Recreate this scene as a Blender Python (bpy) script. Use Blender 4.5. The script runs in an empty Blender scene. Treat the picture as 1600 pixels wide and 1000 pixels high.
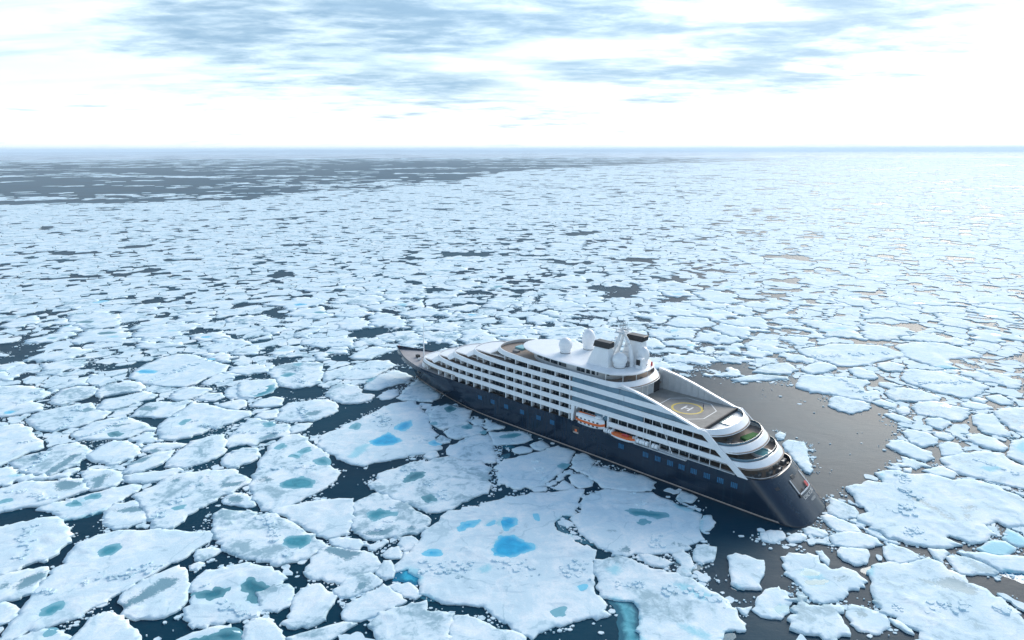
import bpy, bmesh, math, random
import numpy as np
from mathutils import Vector, Matrix
from mathutils.geometry import delaunay_2d_cdt
import mathutils.noise as mnoise

R = math.radians
random.seed(7)
rng = np.random.default_rng(11)
scene = bpy.context.scene
COL = scene.collection

# ------------------------------------------------------------------ camera
CAM_H = 87.7
cam_data = bpy.data.cameras.new('camera')
cam_data.sensor_width = 36.0
cam_data.lens = 1040.0 / 1600.0 * 36.0
cam_data.clip_start = 1.0
cam_data.clip_end = 200000.0
cam = bpy.data.objects.new('camera', cam_data)
COL.objects.link(cam)
cam.location = (0, 0, CAM_H)
cam.rotation_euler = (R(90 - 14.295), R(0.12), 0)
scene.camera = cam

# ------------------------------------------------------------------ sky and sun
SUN_AZ, SUN_EL = 54.5, 26.0          # azimuth from +x towards +y, elevation
world = bpy.data.worlds.new('World')
scene.world = world
world.use_nodes = True
wt = world.node_tree
wt.nodes.clear()


def N(tree, kind, **kw):
    n = tree.nodes.new(kind)
    for k, v in kw.items():
        setattr(n, k, v)
    return n


def link(tree, a, b):
    tree.links.new(a, b)


def sock(tree, target, v):
    if isinstance(v, (int, float)):
        target.default_value = v
    elif isinstance(v, (tuple, list)):
        target.default_value = v
    else:
        link(tree, v, target)


def math_n(tree, op, a, b=None, c=None, clamp=False):
    n = N(tree, 'ShaderNodeMath', operation=op, use_clamp=clamp)
    sock(tree, n.inputs[0], a)
    if b is not None:
        sock(tree, n.inputs[1], b)
    if c is not None:
        sock(tree, n.inputs[2], c)
    return n.outputs[0]


def ramp(tree, v, lo, hi, smooth=True):
    n = N(tree, 'ShaderNodeMapRange')
    n.interpolation_type = 'SMOOTHSTEP' if smooth else 'LINEAR'
    sock(tree, n.inputs['Value'], v)
    sock(tree, n.inputs['From Min'], lo)
    sock(tree, n.inputs['From Max'], hi)
    return n.outputs['Result']


def mixc(tree, f, a, b):
    n = N(tree, 'ShaderNodeMix', data_type='RGBA')
    sock(tree, n.inputs[0], f)
    sock(tree, n.inputs[6], a if not isinstance(a, tuple) else (*a, 1) if len(a) == 3 else a)
    sock(tree, n.inputs[7], b if not isinstance(b, tuple) else (*b, 1) if len(b) == 3 else b)
    return n.outputs[2]


def noise(tree, vec, scale, detail=4, rough=0.5, dist=0.0, out=0):
    n = N(tree, 'ShaderNodeTexNoise')
    if vec is not None:
        link(tree, vec, n.inputs['Vector'])
    n.inputs['Scale'].default_value = scale
    n.inputs['Detail'].default_value = detail
    n.inputs['Roughness'].default_value = rough
    n.inputs['Distortion'].default_value = dist
    return n.outputs[out]


def build_sky():
    t = wt
    tc = N(t, 'ShaderNodeTexCoord')
    sep = N(t, 'ShaderNodeSeparateXYZ')
    link(t, tc.outputs['Generated'], sep.inputs[0])
    x, y, z = sep.outputs
    zc = math_n(t, 'MAXIMUM', z, 0.0)
    den = math_n(t, 'ADD', zc, 0.09)
    px = math_n(t, 'DIVIDE', x, den)
    py = math_n(t, 'DIVIDE', y, den)
    cv = N(t, 'ShaderNodeCombineXYZ')
    link(t, px, cv.inputs[0]); link(t, py, cv.inputs[1])
    # long diagonal streaks of stratocumulus
    mp = N(t, 'ShaderNodeMapping')
    mp.inputs['Location'].default_value = (3.1, 1.7, 0.4)
    mp.inputs['Rotation'].default_value = (0, 0, R(-24))
    mp.inputs['Scale'].default_value = (0.8, 1.35, 1)
    link(t, cv.outputs[0], mp.inputs['Vector'])
    n1 = noise(t, mp.outputs[0], 1.5, 9, 0.62, 0.25)
    n2 = noise(t, mp.outputs[0], 4.6, 8, 0.65, 0.3)
    nl = noise(t, cv.outputs[0], 0.32, 2, 0.5)
    # one large bank of darker cloud ahead of the ship
    dx = math_n(t, 'DIVIDE', math_n(t, 'SUBTRACT', x, 0.07), 0.60)
    dz = math_n(t, 'DIVIDE', math_n(t, 'SUBTRACT', z, 0.15), 0.125)
    dd = math_n(t, 'ADD', math_n(t, 'MULTIPLY', dx, dx), math_n(t, 'MULTIPLY', dz, dz))
    bank = ramp(t, dd, 1.5, 0.0)
    bank = math_n(t, 'MULTIPLY', bank, ramp(t, y, 0.1, 0.5))
    general = math_n(t, 'MULTIPLY', ramp(t, z, 0.10, 0.40), 0.95)
    cover = math_n(t, 'MAXIMUM', bank, general)
    v = math_n(t, 'ADD', math_n(t, 'MULTIPLY', n1, 0.62), math_n(t, 'MULTIPLY', n2, 0.38))
    v = math_n(t, 'ADD', v, math_n(t, 'MULTIPLY', math_n(t, 'SUBTRACT', nl, 0.5), 0.25))
    v = math_n(t, 'ADD', v, math_n(t, 'MULTIPLY', math_n(t, 'SUBTRACT', cover, 0.5), 0.25))
    shade = ramp(t, v, 0.37, 0.69)
    # thin streaks trailing off to both sides of the bank
    mp3 = N(t, 'ShaderNodeMapping')
    mp3.inputs['Rotation'].default_value = (0, 0, R(-30))
    mp3.inputs['Scale'].default_value = (0.35, 1.9, 1)
    link(t, cv.outputs[0], mp3.inputs['Vector'])
    st = ramp(t, noise(t, mp3.outputs[0], 1.1, 8, 0.6, 0.6), 0.50, 0.72)
    st = math_n(t, 'MULTIPLY', st, math_n(t, 'MULTIPLY', ramp(t, z, 0.02, 0.09), 0.55))
    shade = math_n(t, 'MAXIMUM', shade, st)
    # thin blue gaps where clear sky shows through the veil
    n3 = noise(t, mp.outputs[0], 0.6, 6, 0.55, 0.2)
    gap = ramp(t, n3, 0.45, 0.66)
    gap = math_n(t, 'MULTIPLY', gap, ramp(t, z, 0.02, 0.10))
    # the sheet of cloud thins out overhead, where open blue sky takes over
    over = math_n(t, 'MULTIPLY', ramp(t, z, 0.20, 0.52), ramp(t, n1, 0.66, 0.40))
    gap = math_n(t, 'MAXIMUM', math_n(t, 'MULTIPLY', gap, 0.6), over)
    sky = N(t, 'ShaderNodeTexSky', sky_type='NISHITA')
    sky.sun_disc = False
    sky.sun_elevation = R(SUN_EL)
    sky.sun_rotation = R(90 - SUN_AZ)
    sky.altitude = 50
    sky.air_density = 1.0
    sky.dust_density = 1.2
    bg_sky = N(t, 'ShaderNodeBackground')
    link(t, sky.outputs[0], bg_sky.inputs[0])
    bg_sky.inputs[1].default_value = 0.11
    bg_cl = N(t, 'ShaderNodeBackground')
    # the veil is brightest around the hidden sun
    sd = Vector((math.cos(R(SUN_AZ)) * math.cos(R(SUN_EL)), math.sin(R(SUN_AZ)) * math.cos(R(SUN_EL)), math.sin(R(SUN_EL))))
    dot = N(t, 'ShaderNodeVectorMath', operation='DOT_PRODUCT')
    link(t, tc.outputs['Generated'], dot.inputs[0])
    dot.inputs[1].default_value = sd
    glow = ramp(t, dot.outputs['Value'], 0.6, 1.0)
    low = ramp(t, z, 0.085, 0.012)
    white = mixc(t, low, (0.54, 0.64, 0.70), (0.82, 0.81, 0.77))
    col = mixc(t, math_n(t, 'MULTIPLY', shade, 0.93), white, (0.125, 0.225, 0.33))
    link(t, col, bg_cl.inputs[0])
    link(t, math_n(t, 'ADD', math_n(t, 'MULTIPLY', glow, 0.15), 1.0), bg_cl.inputs[1])
    mx = N(t, 'ShaderNodeMixShader')
    f = math_n(t, 'SUBTRACT', 0.95, math_n(t, 'MULTIPLY', gap, 0.88))
    link(t, f, mx.inputs[0])
    link(t, bg_sky.outputs[0], mx.inputs[1])
    link(t, bg_cl.outputs[0], mx.inputs[2])
    out = N(t, 'ShaderNodeOutputWorld')
    link(t, mx.outputs[0], out.inputs[0])


build_sky()

sun_data = bpy.data.lights.new('sun', 'SUN')
sun_data.energy = 1.6
sun_data.angle = R(34)
sun_data.color = (1.0, 0.93, 0.83)
sun = bpy.data.objects.new('sun', sun_data)
COL.objects.link(sun)
_sd = Vector((math.cos(R(SUN_AZ)) * math.cos(R(SUN_EL)), math.sin(R(SUN_AZ)) * math.cos(R(SUN_EL)), math.sin(R(SUN_EL))))
sun.rotation_euler = _sd.to_track_quat('Z', 'Y').to_euler()

vs = scene.view_settings
vs.view_transform = 'Standard'
vs.look = 'None'
vs.exposure = 1.04
vs.gamma = 1.0
vs.use_curve_mapping = False
scene.cycles.use_denoising = True
scene.cycles.max_bounces = 8
scene.cycles.volume_bounces = 1
scene.cycles.caustics_reflective = False
scene.cycles.caustics_refractive = False


# ------------------------------------------------------------------ materials
def material(name):
    m = bpy.data.materials.new(name)
    m.use_nodes = True
    m.node_tree.nodes.clear()
    out = N(m.node_tree, 'ShaderNodeOutputMaterial')
    p = N(m.node_tree, 'ShaderNodeBsdfPrincipled')
    link(m.node_tree, p.outputs[0], out.inputs['Surface'])
    return m, m.node_tree, p


def simple(name, col, rough=0.5, metal=0.0, vary=0.12, scale=0.6, coat=0.0, bump=0.0):
    m, t, p = material(name)
    g = N(t, 'ShaderNodeNewGeometry')
    n = noise(t, g.outputs['Position'], scale, 5, 0.6)
    n2 = noise(t, g.outputs['Position'], scale * 7, 3, 0.6)
    v = math_n(t, 'ADD', math_n(t, 'MULTIPLY', n, 0.65), math_n(t, 'MULTIPLY', n2, 0.35))
    a = tuple(c * (1 - vary) for c in col)
    b = tuple(min(1, c * (1 + vary)) for c in col)
    link(t, mixc(t, ramp(t, v, 0.3, 0.7), a, b), p.inputs['Base Color'])
    p.inputs['Roughness'].default_value = rough
    p.inputs['Metallic'].default_value = metal
    p.inputs['Coat Weight'].default_value = coat
    p.inputs['Coat Roughness'].default_value = 0.08
    if bump:
        bn = N(t, 'ShaderNodeBump')
        bn.inputs['Strength'].default_value = bump
        bn.inputs['Distance'].default_value = 0.05
        link(t, n2, bn.inputs['Height'])
        link(t, bn.outputs[0], p.inputs['Normal'])
    return m


def mat_water():
    m, t, p = material('sea_water')
    g = N(t, 'ShaderNodeNewGeometry')
    pos = g.outputs['Position']
    n0 = noise(t, pos, 0.012, 4, 0.55)
    # meltwater and fine silt make some leads browner than others
    silt = ramp(t, noise(t, pos, 0.006, 3, 0.5), 0.40, 0.62)
    col = mixc(t, ramp(t, n0, 0.35, 0.68), (0.0010, 0.028, 0.054), (0.002, 0.052, 0.088))
    link(t, col, p.inputs['Base Color'])
    p.inputs['IOR'].default_value = 1.333
    p.inputs['Specular IOR Level'].default_value = 0.085
    p.inputs['Roughness'].default_value = 0.40
    p.inputs['Specular Tint'].default_value = (0.74, 0.90, 1.0, 1)
    mp = N(t, 'ShaderNodeMapping')
    mp.inputs['Rotation'].default_value = (0, 0, R(28))
    mp.inputs['Scale'].default_value = (0.45, 1.0, 1.0)
    link(t, pos, mp.inputs['Vector'])
    w1 = noise(t, mp.outputs[0], 0.55, 5, 0.62, 1.2)
    w2 = noise(t, mp.outputs[0], 0.07, 4, 0.5, 2.0)
    h = math_n(t, 'ADD', math_n(t, 'MULTIPLY', w1, 0.5), math_n(t, 'MULTIPLY', w2, 1.6))
    b = N(t, 'ShaderNodeBump')
    b.inputs['Strength'].default_value = 0.4
    b.inputs['Distance'].default_value = 0.25
    link(t, h, b.inputs['Height'])
    link(t, b.outputs[0], p.inputs['Normal'])
    return m


def mat_snow():
    m, t, p = material('floe_snow_and_ice')
    g = N(t, 'ShaderNodeNewGeometry')
    pos = g.outputs['Position']
    at = N(t, 'ShaderNodeAttribute', attribute_name='wet')       # soaked, thinner ice
    ar = N(t, 'ShaderNodeAttribute', attribute_name='tone')      # one value for each floe
    ae = N(t, 'ShaderNodeAttribute', attribute_name='edge')      # 1 at the broken rim
    n1 = noise(t, pos, 0.11, 6, 0.62, 0.8)
    n2 = noise(t, pos, 0.45, 7, 0.66, 0.5)
    n3 = noise(t, pos, 2.2, 5, 0.62)
    # snow colour with slightly greyer, older patches
    v = math_n(t, 'ADD', math_n(t, 'MULTIPLY', n2, 0.6), math_n(t, 'MULTIPLY', n3, 0.4))
    vb = math_n(t, 'ADD', math_n(t, 'MULTIPLY', n1, 0.55), math_n(t, 'MULTIPLY', v, 0.45))
    snow = mixc(t, ramp(t, vb, 0.36, 0.56), (0.86, 0.92, 0.935), (0.62, 0.78, 0.85))
    # wind-drifted streaks and old grey ice showing through
    mpn = N(t, 'ShaderNodeMapping')
    mpn.inputs['Rotation'].default_value = (0, 0, R(-35))
    mpn.inputs['Scale'].default_value = (0.35, 1.0, 1.0)
    link(t, pos, mpn.inputs['Vector'])
    n4 = noise(t, mpn.outputs[0], 0.32, 8, 0.68, 1.0)
    snow = mixc(t, math_n(t, 'MULTIPLY', ramp(t, n4, 0.54, 0.70), 0.55), snow, (0.42, 0.58, 0.68))
    # hairline cracks crossing old floes
    wv = N(t, 'ShaderNodeVectorMath', operation='ADD')
    link(t, pos, wv.inputs[0])
    nv = N(t, 'ShaderNodeTexNoise')
    nv.inputs['Scale'].default_value = 0.12
    nv.inputs['Detail'].default_value = 4
    link(t, pos, nv.inputs['Vector'])
    sv = N(t, 'ShaderNodeVectorMath', operation='SCALE')
    link(t, nv.outputs['Color'], sv.inputs[0])
    sv.inputs['Scale'].default_value = 9.0
    link(t, sv.outputs[0], wv.inputs[1])
    vo = N(t, 'ShaderNodeTexVoronoi', feature='DISTANCE_TO_EDGE')
    vo.inputs['Scale'].default_value = 0.055
    link(t, wv.outputs[0], vo.inputs['Vector'])
    crack = math_n(t, 'MULTIPLY', ramp(t, vo.outputs['Distance'], 0.016, 0.004), ramp(t, n1, 0.46, 0.56))
    snow = mixc(t, math_n(t, 'MULTIPLY', crack, 0.5), snow, (0.36, 0.54, 0.62))
    # melt smudges: the floe's own thin spots
    sm = math_n(t, 'ADD', math_n(t, 'MULTIPLY', n1, 0.62), math_n(t, 'MULTIPLY', n2, 0.38))
    thr = math_n(t, 'SUBTRACT', 0.61, math_n(t, 'MULTIPLY', ar.outputs['Fac'], 0.13))
    smud = N(t, 'ShaderNodeMapRange')
    smud.interpolation_type = 'SMOOTHSTEP'
    link(t, sm, smud.inputs['Value'])
    link(t, thr, smud.inputs['From Min'])
    link(t, math_n(t, 'ADD', thr, 0.11), smud.inputs['From Max'])
    wn = math_n(t, 'ADD', at.outputs['Fac'], math_n(t, 'MULTIPLY', math_n(t, 'SUBTRACT', v, 0.5), 2.6))
    wet = ramp(t, wn, 0.28, 0.72)
    wet = math_n(t, 'MULTIPLY', wet, ramp(t, at.outputs['Fac'], 0.02, 0.2))
    mask = math_n(t, 'MAXIMUM', math_n(t, 'MULTIPLY', smud.outputs[0], 0.75), wet)
    wetc = mixc(t, n1, (0.14, 0.27, 0.33), (0.24, 0.42, 0.50))
    col = mixc(t, mask, snow, wetc)
    aq = N(t, 'ShaderNodeAttribute', attribute_name='aqua')      # pale turquoise saturated ice
    aqv = math_n(t, 'ADD', aq.outputs['Fac'], math_n(t, 'MULTIPLY', math_n(t, 'SUBTRACT', v, 0.5), 1.2))
    aqv = math_n(t, 'MULTIPLY', ramp(t, aqv, 0.25, 0.8), ramp(t, aq.outputs['Fac'], 0.02, 0.25))
    col = mixc(t, math_n(t, 'MULTIPLY', aqv, 0.8), col, (0.30, 0.66, 0.76))
    # bare blue ice where the rim has broken
    col = mixc(t, math_n(t, 'MULTIPLY', ae.outputs['Fac'], 0.55), col, (0.50, 0.72, 0.82))
    link(t, col, p.inputs['Base Color'])
    p.inputs['Roughness'].default_value = 0.75
    link(t, math_n(t, 'SUBTRACT', 0.8, math_n(t, 'MULTIPLY', mask, 0.3)), p.inputs['Roughness'])
    p.inputs['Specular IOR Level'].default_value = 0.25
    b = N(t, 'ShaderNodeBump')
    b.inputs['Strength'].default_value = 0.6
    b.inputs['Distance'].default_value = 0.22
    h = math_n(t, 'ADD', math_n(t, 'MULTIPLY', n2, 0.75), math_n(t, 'MULTIPLY', n3, 0.25))
    link(t, h, b.inputs['Height'])
    link(t, b.outputs[0], p.inputs['Normal'])
    return m


def mat_pond(name, a, b, rough=0.3, shallow=None):
    m, t, p = material(name)
    g = N(t, 'ShaderNodeNewGeometry')
    n = noise(t, g.outputs['Position'], 0.5, 5, 0.6, 0.6)
    col = mixc(t, ramp(t, n, 0.3, 0.7), a, b)
    if shallow is not None:
        dp = N(t, 'ShaderNodeAttribute', attribute_name='depth')
        f = math_n(t, 'ADD', dp.outputs['Fac'], math_n(t, 'MULTIPLY', math_n(t, 'SUBTRACT', n, 0.5), 0.9))
        col = mixc(t, ramp(t, f, 0.25, 0.85), shallow, col)
    link(t, col, p.inputs['Base Color'])
    p.inputs['Roughness'].default_value = rough
    p.inputs['IOR'].default_value = 1.33
    return m


def mat_far_ice():
    m, t, p = material('distant_pack')
    g = N(t, 'ShaderNodeNewGeometry')
    mp = N(t, 'ShaderNodeMapping')
    mp.inputs['Scale'].default_value = (0.35, 1.0, 1.0)
    link(t, g.outputs['Position'], mp.inputs['Vector'])
    n = noise(t, mp.outputs[0], 0.004, 8, 0.65)
    link(t, mixc(t, ramp(t, n, 0.40, 0.56), (0.03, 0.07, 0.11), (0.74, 0.82, 0.88)), p.inputs['Base Color'])
    p.inputs['Roughness'].default_value = 0.7
    return m


M_WATER = mat_water()
M_SNOW = mat_snow()
M_FAR = mat_far_ice()
M_POND = {
    'c': mat_pond('cyan_melt_pond', (0.004, 0.34, 0.62), (0.02, 0.48, 0.76), 0.3, (0.20, 0.62, 0.80)),
    't': mat_pond('teal_melt_pond', (0.025, 0.22, 0.29), (0.06, 0.32, 0.40), 0.3, (0.20, 0.46, 0.54)),
    'd': mat_pond('dark_teal_melt_pond', (0.015, 0.12, 0.17), (0.03, 0.20, 0.26), 0.3, (0.12, 0.32, 0.38)),
}
M_LEDGE = mat_pond('submerged_turquoise_ice', (0.05, 0.30, 0.38), (0.14, 0.46, 0.54), 0.2, (0.01, 0.12, 0.18))
M_LEDGE_C = mat_pond('submerged_cyan_ice', (0.01, 0.34, 0.52), (0.05, 0.52, 0.70), 0.2, (0.004, 0.16, 0.28))


def new_obj(name, me, mat=None, parent=None):
    o = bpy.data.objects.new(name, me)
    COL.objects.link(o)
    if mat is not None and me is not None and not me.materials:
        me.materials.append(mat)
    if parent is not None:
        o.parent = parent
    return o


def tag(o, label=None, cat=None, group=None, kind=None):
    if label:
        o['label'] = label
    if cat:
        o['category'] = cat
    if group:
        o['group'] = group
    if kind:
        o['kind'] = kind
    return o


def empty(name, loc=(0, 0, 0), rz=0.0):
    o = bpy.data.objects.new(name, None)
    o.empty_display_size = 2
    COL.objects.link(o)
    o.location = loc
    o.rotation_euler = (0, 0, rz)
    return o

# ---- outlines of the floes near the ship, in metres on the water: (outline, [(pond kind, outline)], (short name, label))
FLOES = [
([-94.7,104.8,-95.9,108.9,-96.4,112.1,-97.2,115.9,-98.5,121.0,-99.0,124.3,-98.2,128.3,-99.4,131.3,-99.7,136.3,-97.4,138.6,-94.5,141.3,-83.7,141.1,-70.7,140.0,-69.8,138.9,-72.1,132.5,-74.2,128.0,-76.9,123.7,-78.5,120.5,-79.8,118.2,-81.6,115.7,-83.5,113.5,-84.7,110.9,-87.2,108.9,-88.4,108.2,-90.4,107.1,-92.0,105.2,-93.1,104.2,-93.9,103.7,-94.8,102.5,-95.7,103.8],
 [('t',[-93.2,132.5,-92.9,134.7,-90.5,135.3,-89.2,133.4,-90.1,131.3,-92.0,131.1]),('t',[-92.3,112.1,-91.9,114.2,-89.7,114.8,-89.2,113.0,-90.0,111.8,-91.5,111.4])], ('the giant slanting floe', 'giant slanting white floe with two small teal ponds filling the lower left corner')),
([-125.2,139.6,-122.7,142.4,-118.7,144.9,-112.5,147.3,-110.3,145.9,-106.9,141.7,-103.6,138.6,-102.5,136.0,-102.7,132.5,-103.2,130.1,-103.2,129.2,-105.9,128.3,-106.8,125.7,-109.2,124.3,-112.5,123.2],
 [], None),
([-111.8,123.2,-109.0,124.0,-104.9,125.4,-100.9,126.5,-99.7,125.4,-99.1,123.5,-99.0,121.6,-98.3,118.4,-99.5,116.9,-102.1,115.5,-105.5,114.9],
 [('g',[-103.0,120.0,-103.4,122.4,-101.4,124.3,-99.9,125.1,-99.3,123.2,-99.9,120.8,-101.4,119.0]),('g',[-106.4,120.5,-104.9,120.8,-104.5,119.7,-105.6,119.4])], None),
([-105.2,115.4,-101.7,115.0,-97.5,113.3,-96.5,111.4,-96.9,109.8,-97.9,109.1,-99.9,108.4],
 [], None),
([-120.0,150.8,-118.8,153.6,-115.2,155.6,-110.0,159.4,-107.9,161.5,-103.7,163.3,-100.5,162.8,-99.7,159.8,-101.0,156.8,-102.4,153.6,-102.4,150.8,-105.0,148.5,-108.1,146.5,-110.4,146.1,-112.6,148.5,-115.7,149.7],
 [('t',[-114.1,153.6,-113.0,155.4,-110.9,155.4,-110.5,152.8,-113.1,152.6]),('t',[-111.7,157.3,-109.7,158.9,-108.0,158.1,-108.2,156.4,-110.4,156.2]),('L',[-110.7,146.5,-108.6,147.1,-105.5,149.1,-103.0,151.7,-101.5,150.9,-102.9,148.9,-106.0,146.2,-109.4,145.4])], ('the ridged floe with a blue edge', 'bright ridged floe at left with two teal ponds and a blue waterline edge')),
([-102.1,149.7,-102.4,153.6,-96.5,154.8,-92.1,149.7,-89.5,145.9,-90.8,144.4,-92.7,142.2,-95.7,142.0,-99.0,144.1,-100.6,147.4],
 [('g',[-100.6,150.5,-95.0,152.0,-92.9,150.5,-96.7,149.3])], None),
([-99.5,156.8,-98.2,160.2,-96.2,163.7,-95.0,169.3,-89.7,170.2,-85.8,171.7,-79.2,172.1,-76.7,169.3,-72.1,166.5,-72.3,164.6,-74.5,159.4,-76.6,155.6,-79.0,151.6,-80.4,148.5,-80.8,145.2,-82.1,142.4,-83.8,141.3,-85.7,142.0,-88.7,145.6,-91.1,148.5,-92.7,151.2,-95.2,154.0,-98.0,155.2],
 [('g',[-93.8,165.5,-93.4,166.9,-91.2,166.9,-91.2,165.1,-92.5,164.2]),('g',[-79.8,162.8,-78.4,164.6,-73.3,165.1,-73.7,162.8,-78.1,162.0]),('t',[-86.1,151.6,-83.7,152.6,-83.2,151.2,-85.1,150.8])], ('the wedge floe', 'wide wedge-shaped white floe with three small grey-teal ponds above the giant slanting floe')),
([-75.2,155.2,-74.9,157.3,-73.4,158.9,-70.3,158.4,-67.3,155.6,-65.6,152.8,-67.2,151.6,-71.5,153.2,-74.1,153.6],
 [('g',[-74.3,156.4,-73.1,158.1,-70.2,156.0,-70.1,153.8,-72.4,154.4])], None),
([-74.2,148.9,-72.3,150.1,-66.5,149.7,-63.5,148.2,-58.6,147.8,-54.6,145.2,-50.4,141.7,-46.8,138.6,-43.9,136.6,-43.6,134.4,-44.8,131.6,-47.6,129.2,-51.2,127.4,-53.3,128.2,-56.5,129.5,-60.7,131.0,-65.4,133.7,-68.3,136.3,-70.3,139.6,-71.9,142.4],
 [('t',[-52.7,136.0,-52.7,138.3,-49.4,138.4,-48.1,138.9,-47.0,136.3,-47.8,134.2,-49.9,134.2,-52.2,135.0])], ('the rounded floe with one teal pond', 'rounded white floe with a single blocky teal pond at its right end')),
([-76.4,111.4,-76.9,113.0,-79.3,116.9,-78.9,118.9,-77.3,122.1,-75.2,124.6,-72.2,126.8,-69.8,125.4,-67.9,121.0,-65.5,115.9,-65.8,113.5,-68.1,110.7,-72.3,110.3],
 [('g',[-76.7,113.0,-77.7,114.4,-75.4,118.4,-74.0,122.1,-71.8,123.2,-70.2,122.4,-70.8,119.7,-73.1,117.2,-74.7,114.2])], None),
([-81.3,103.8,-81.7,106.7,-81.2,109.8,-80.3,111.4,-77.9,111.5,-74.4,109.8,-71.4,107.1,-68.3,104.2,-66.6,101.0,-79.5,101.0],
 [], None),
([-92.7,103.4,-91.7,104.8,-89.1,107.3,-86.1,106.9,-84.6,106.1,-82.4,105.4,-79.7,101.7,-92.4,101.7],
 [('t',[-88.0,106.7,-86.9,107.3,-85.8,106.5,-86.7,105.6])], None),
([-67.4,121.0,-67.3,122.9,-65.2,125.1,-62.3,126.3,-58.7,127.8,-54.3,127.1,-50.9,125.4,-47.9,122.1,-48.4,120.5,-45.4,118.9,-44.6,115.9,-45.7,113.0,-47.8,112.8,-49.8,113.0,-49.9,110.7,-52.3,109.8,-55.1,109.1,-57.8,108.4,-60.0,108.1,-62.0,108.9,-64.4,114.0,-64.9,117.2,-66.1,118.9],
 [('d',[-56.2,120.5,-55.5,122.9,-53.6,121.6,-50.7,120.0,-50.2,118.7,-51.7,117.4,-51.0,114.7,-53.7,115.9,-53.2,117.9,-55.3,118.9]),('d',[-64.8,117.9,-62.3,118.4,-61.4,119.5,-59.0,119.4,-58.8,117.9,-60.3,116.2,-63.5,116.8])], ('the lumpy floe with dark ponds', 'lumpy white floe near the bottom edge with two dark teal ponds')),
([-70.7,130.7,-71.3,133.1,-69.0,133.7,-65.5,133.4,-66.7,131.0,-68.1,129.2,-70.1,129.5],
 [], None),
([-69.7,126.0,-70.2,127.4,-68.9,128.6,-67.5,128.0,-67.9,125.7],
 [], None),
([-61.8,104.2,-59.9,106.3,-57.4,107.3,-54.2,108.4,-53.0,106.9,-50.7,105.8,-49.3,103.8,-48.5,101.7,-60.7,101.7],
 [('d',[-59.4,104.6,-56.5,105.4,-53.8,107.6,-50.6,105.6,-51.1,103.8,-58.7,103.8])], None),
([-51.0,108.9,-49.3,110.0,-46.7,109.8,-43.7,106.3,-42.0,103.8,-41.3,101.7,-47.4,101.7,-49.9,105.2,-50.2,107.1],
 [], None),
([-152.8,251.1,-155.7,262.2,-155.0,270.8,-153.7,277.6,-148.2,283.6,-141.4,281.2,-128.6,273.1,-119.0,266.4,-118.0,259.1,-121.4,252.1,-123.9,243.6,-126.1,240.6,-135.3,241.8,-142.9,244.5],
 [('c',[-154.0,259.1,-152.2,261.8,-146.5,259.7,-145.7,257.1,-151.0,257.1])], ('the broad bright floe at upper left', "broad bright floe with a thin blue pond, far left of the ship's bow")),
([-115.0,200.1,-116.6,205.3,-115.8,212.2,-115.1,218.8,-114.6,224.9,-108.0,221.8,-100.4,217.3,-90.9,215.8,-89.8,212.2,-93.0,206.0,-97.4,201.4,-101.3,195.1,-105.8,192.1,-110.4,193.3],
 [('t',[-110.5,205.3,-110.3,208.7,-108.1,208.7,-108.6,204.0]),('g',[-102.1,202.0,-99.5,202.7,-99.4,200.1])], ('the smooth teardrop floe', 'smooth teardrop-shaped white floe with a small teal pond, left of the cyan-pond floe')),
([-139.7,195.1,-140.1,198.8,-139.9,205.3,-136.0,209.4,-129.9,210.1,-125.1,207.3,-116.2,201.4,-115.7,199.4,-119.5,198.8,-121.3,193.9,-125.2,192.7,-132.2,192.7,-135.8,192.1],
 [('g',[-133.5,203.3,-129.0,204.6,-126.2,205.3,-129.6,202.0]),('d',[-129.3,197.6,-127.7,198.8,-124.6,196.9,-125.0,195.1,-127.2,195.3])], None),
([-171.8,202.7,-168.1,203.3,-162.3,204.6,-156.3,200.7,-152.7,196.3,-146.1,191.5,-143.2,186.9,-144.6,184.6,-146.3,180.3,-147.5,175.6,-150.0,174.1],
 [], None),
([-201.1,240.9,-196.2,240.9,-187.6,241.8,-177.8,238.3,-171.9,232.3,-173.3,225.7,-166.1,221.1,-164.6,217.3,-168.7,213.6,-174.2,211.5,-178.1,210.8],
 [('c',[-175.5,215.1,-174.7,216.5,-172.5,215.8,-173.1,213.6])], None),
([-163.6,208.0,-164.8,213.6,-161.2,218.0,-156.4,221.8,-151.0,224.2,-145.1,217.3,-138.8,215.1,-138.6,210.1,-141.1,204.6,-144.8,201.4,-147.9,198.2,-153.8,200.1,-158.1,204.0],
 [('g',[-151.6,216.5,-149.8,219.5,-145.1,217.3,-148.0,214.8])], None),
([-145.9,177.2,-144.7,181.4,-140.9,183.5,-140.1,188.0,-134.7,190.3,-129.6,186.9,-126.5,183.5,-125.6,178.2,-126.5,173.1,-128.4,169.7,-133.3,169.7,-137.9,171.2,-142.3,174.1],
 [('g',[-131.4,170.2,-131.2,174.6,-130.9,181.4,-128.6,182.2,-128.2,177.2,-128.7,170.2]),('g',[-142.3,178.7,-141.9,183.5,-139.5,185.7,-138.3,182.4,-139.7,177.7])], None),
([-126.2,181.4,-125.7,186.9,-124.5,191.5,-119.7,190.9,-112.9,185.7,-111.6,182.4,-112.4,178.7,-114.9,175.1,-119.5,176.6,-124.4,179.2],
 [], None),
([-108.7,170.2,-110.3,175.1,-108.5,180.3,-105.2,183.0,-101.7,184.6,-101.0,180.3,-101.4,175.6,-104.2,172.1,-106.4,169.7],
 [('g',[-110.5,174.1,-109.2,179.8,-106.6,180.3,-107.2,176.1])], None),
([-99.9,174.1,-100.0,180.3,-100.0,190.3,-95.9,194.5,-91.9,196.3,-88.9,190.3,-86.1,183.0,-87.8,179.2,-90.3,175.6,-94.9,173.6],
 [], None),
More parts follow.
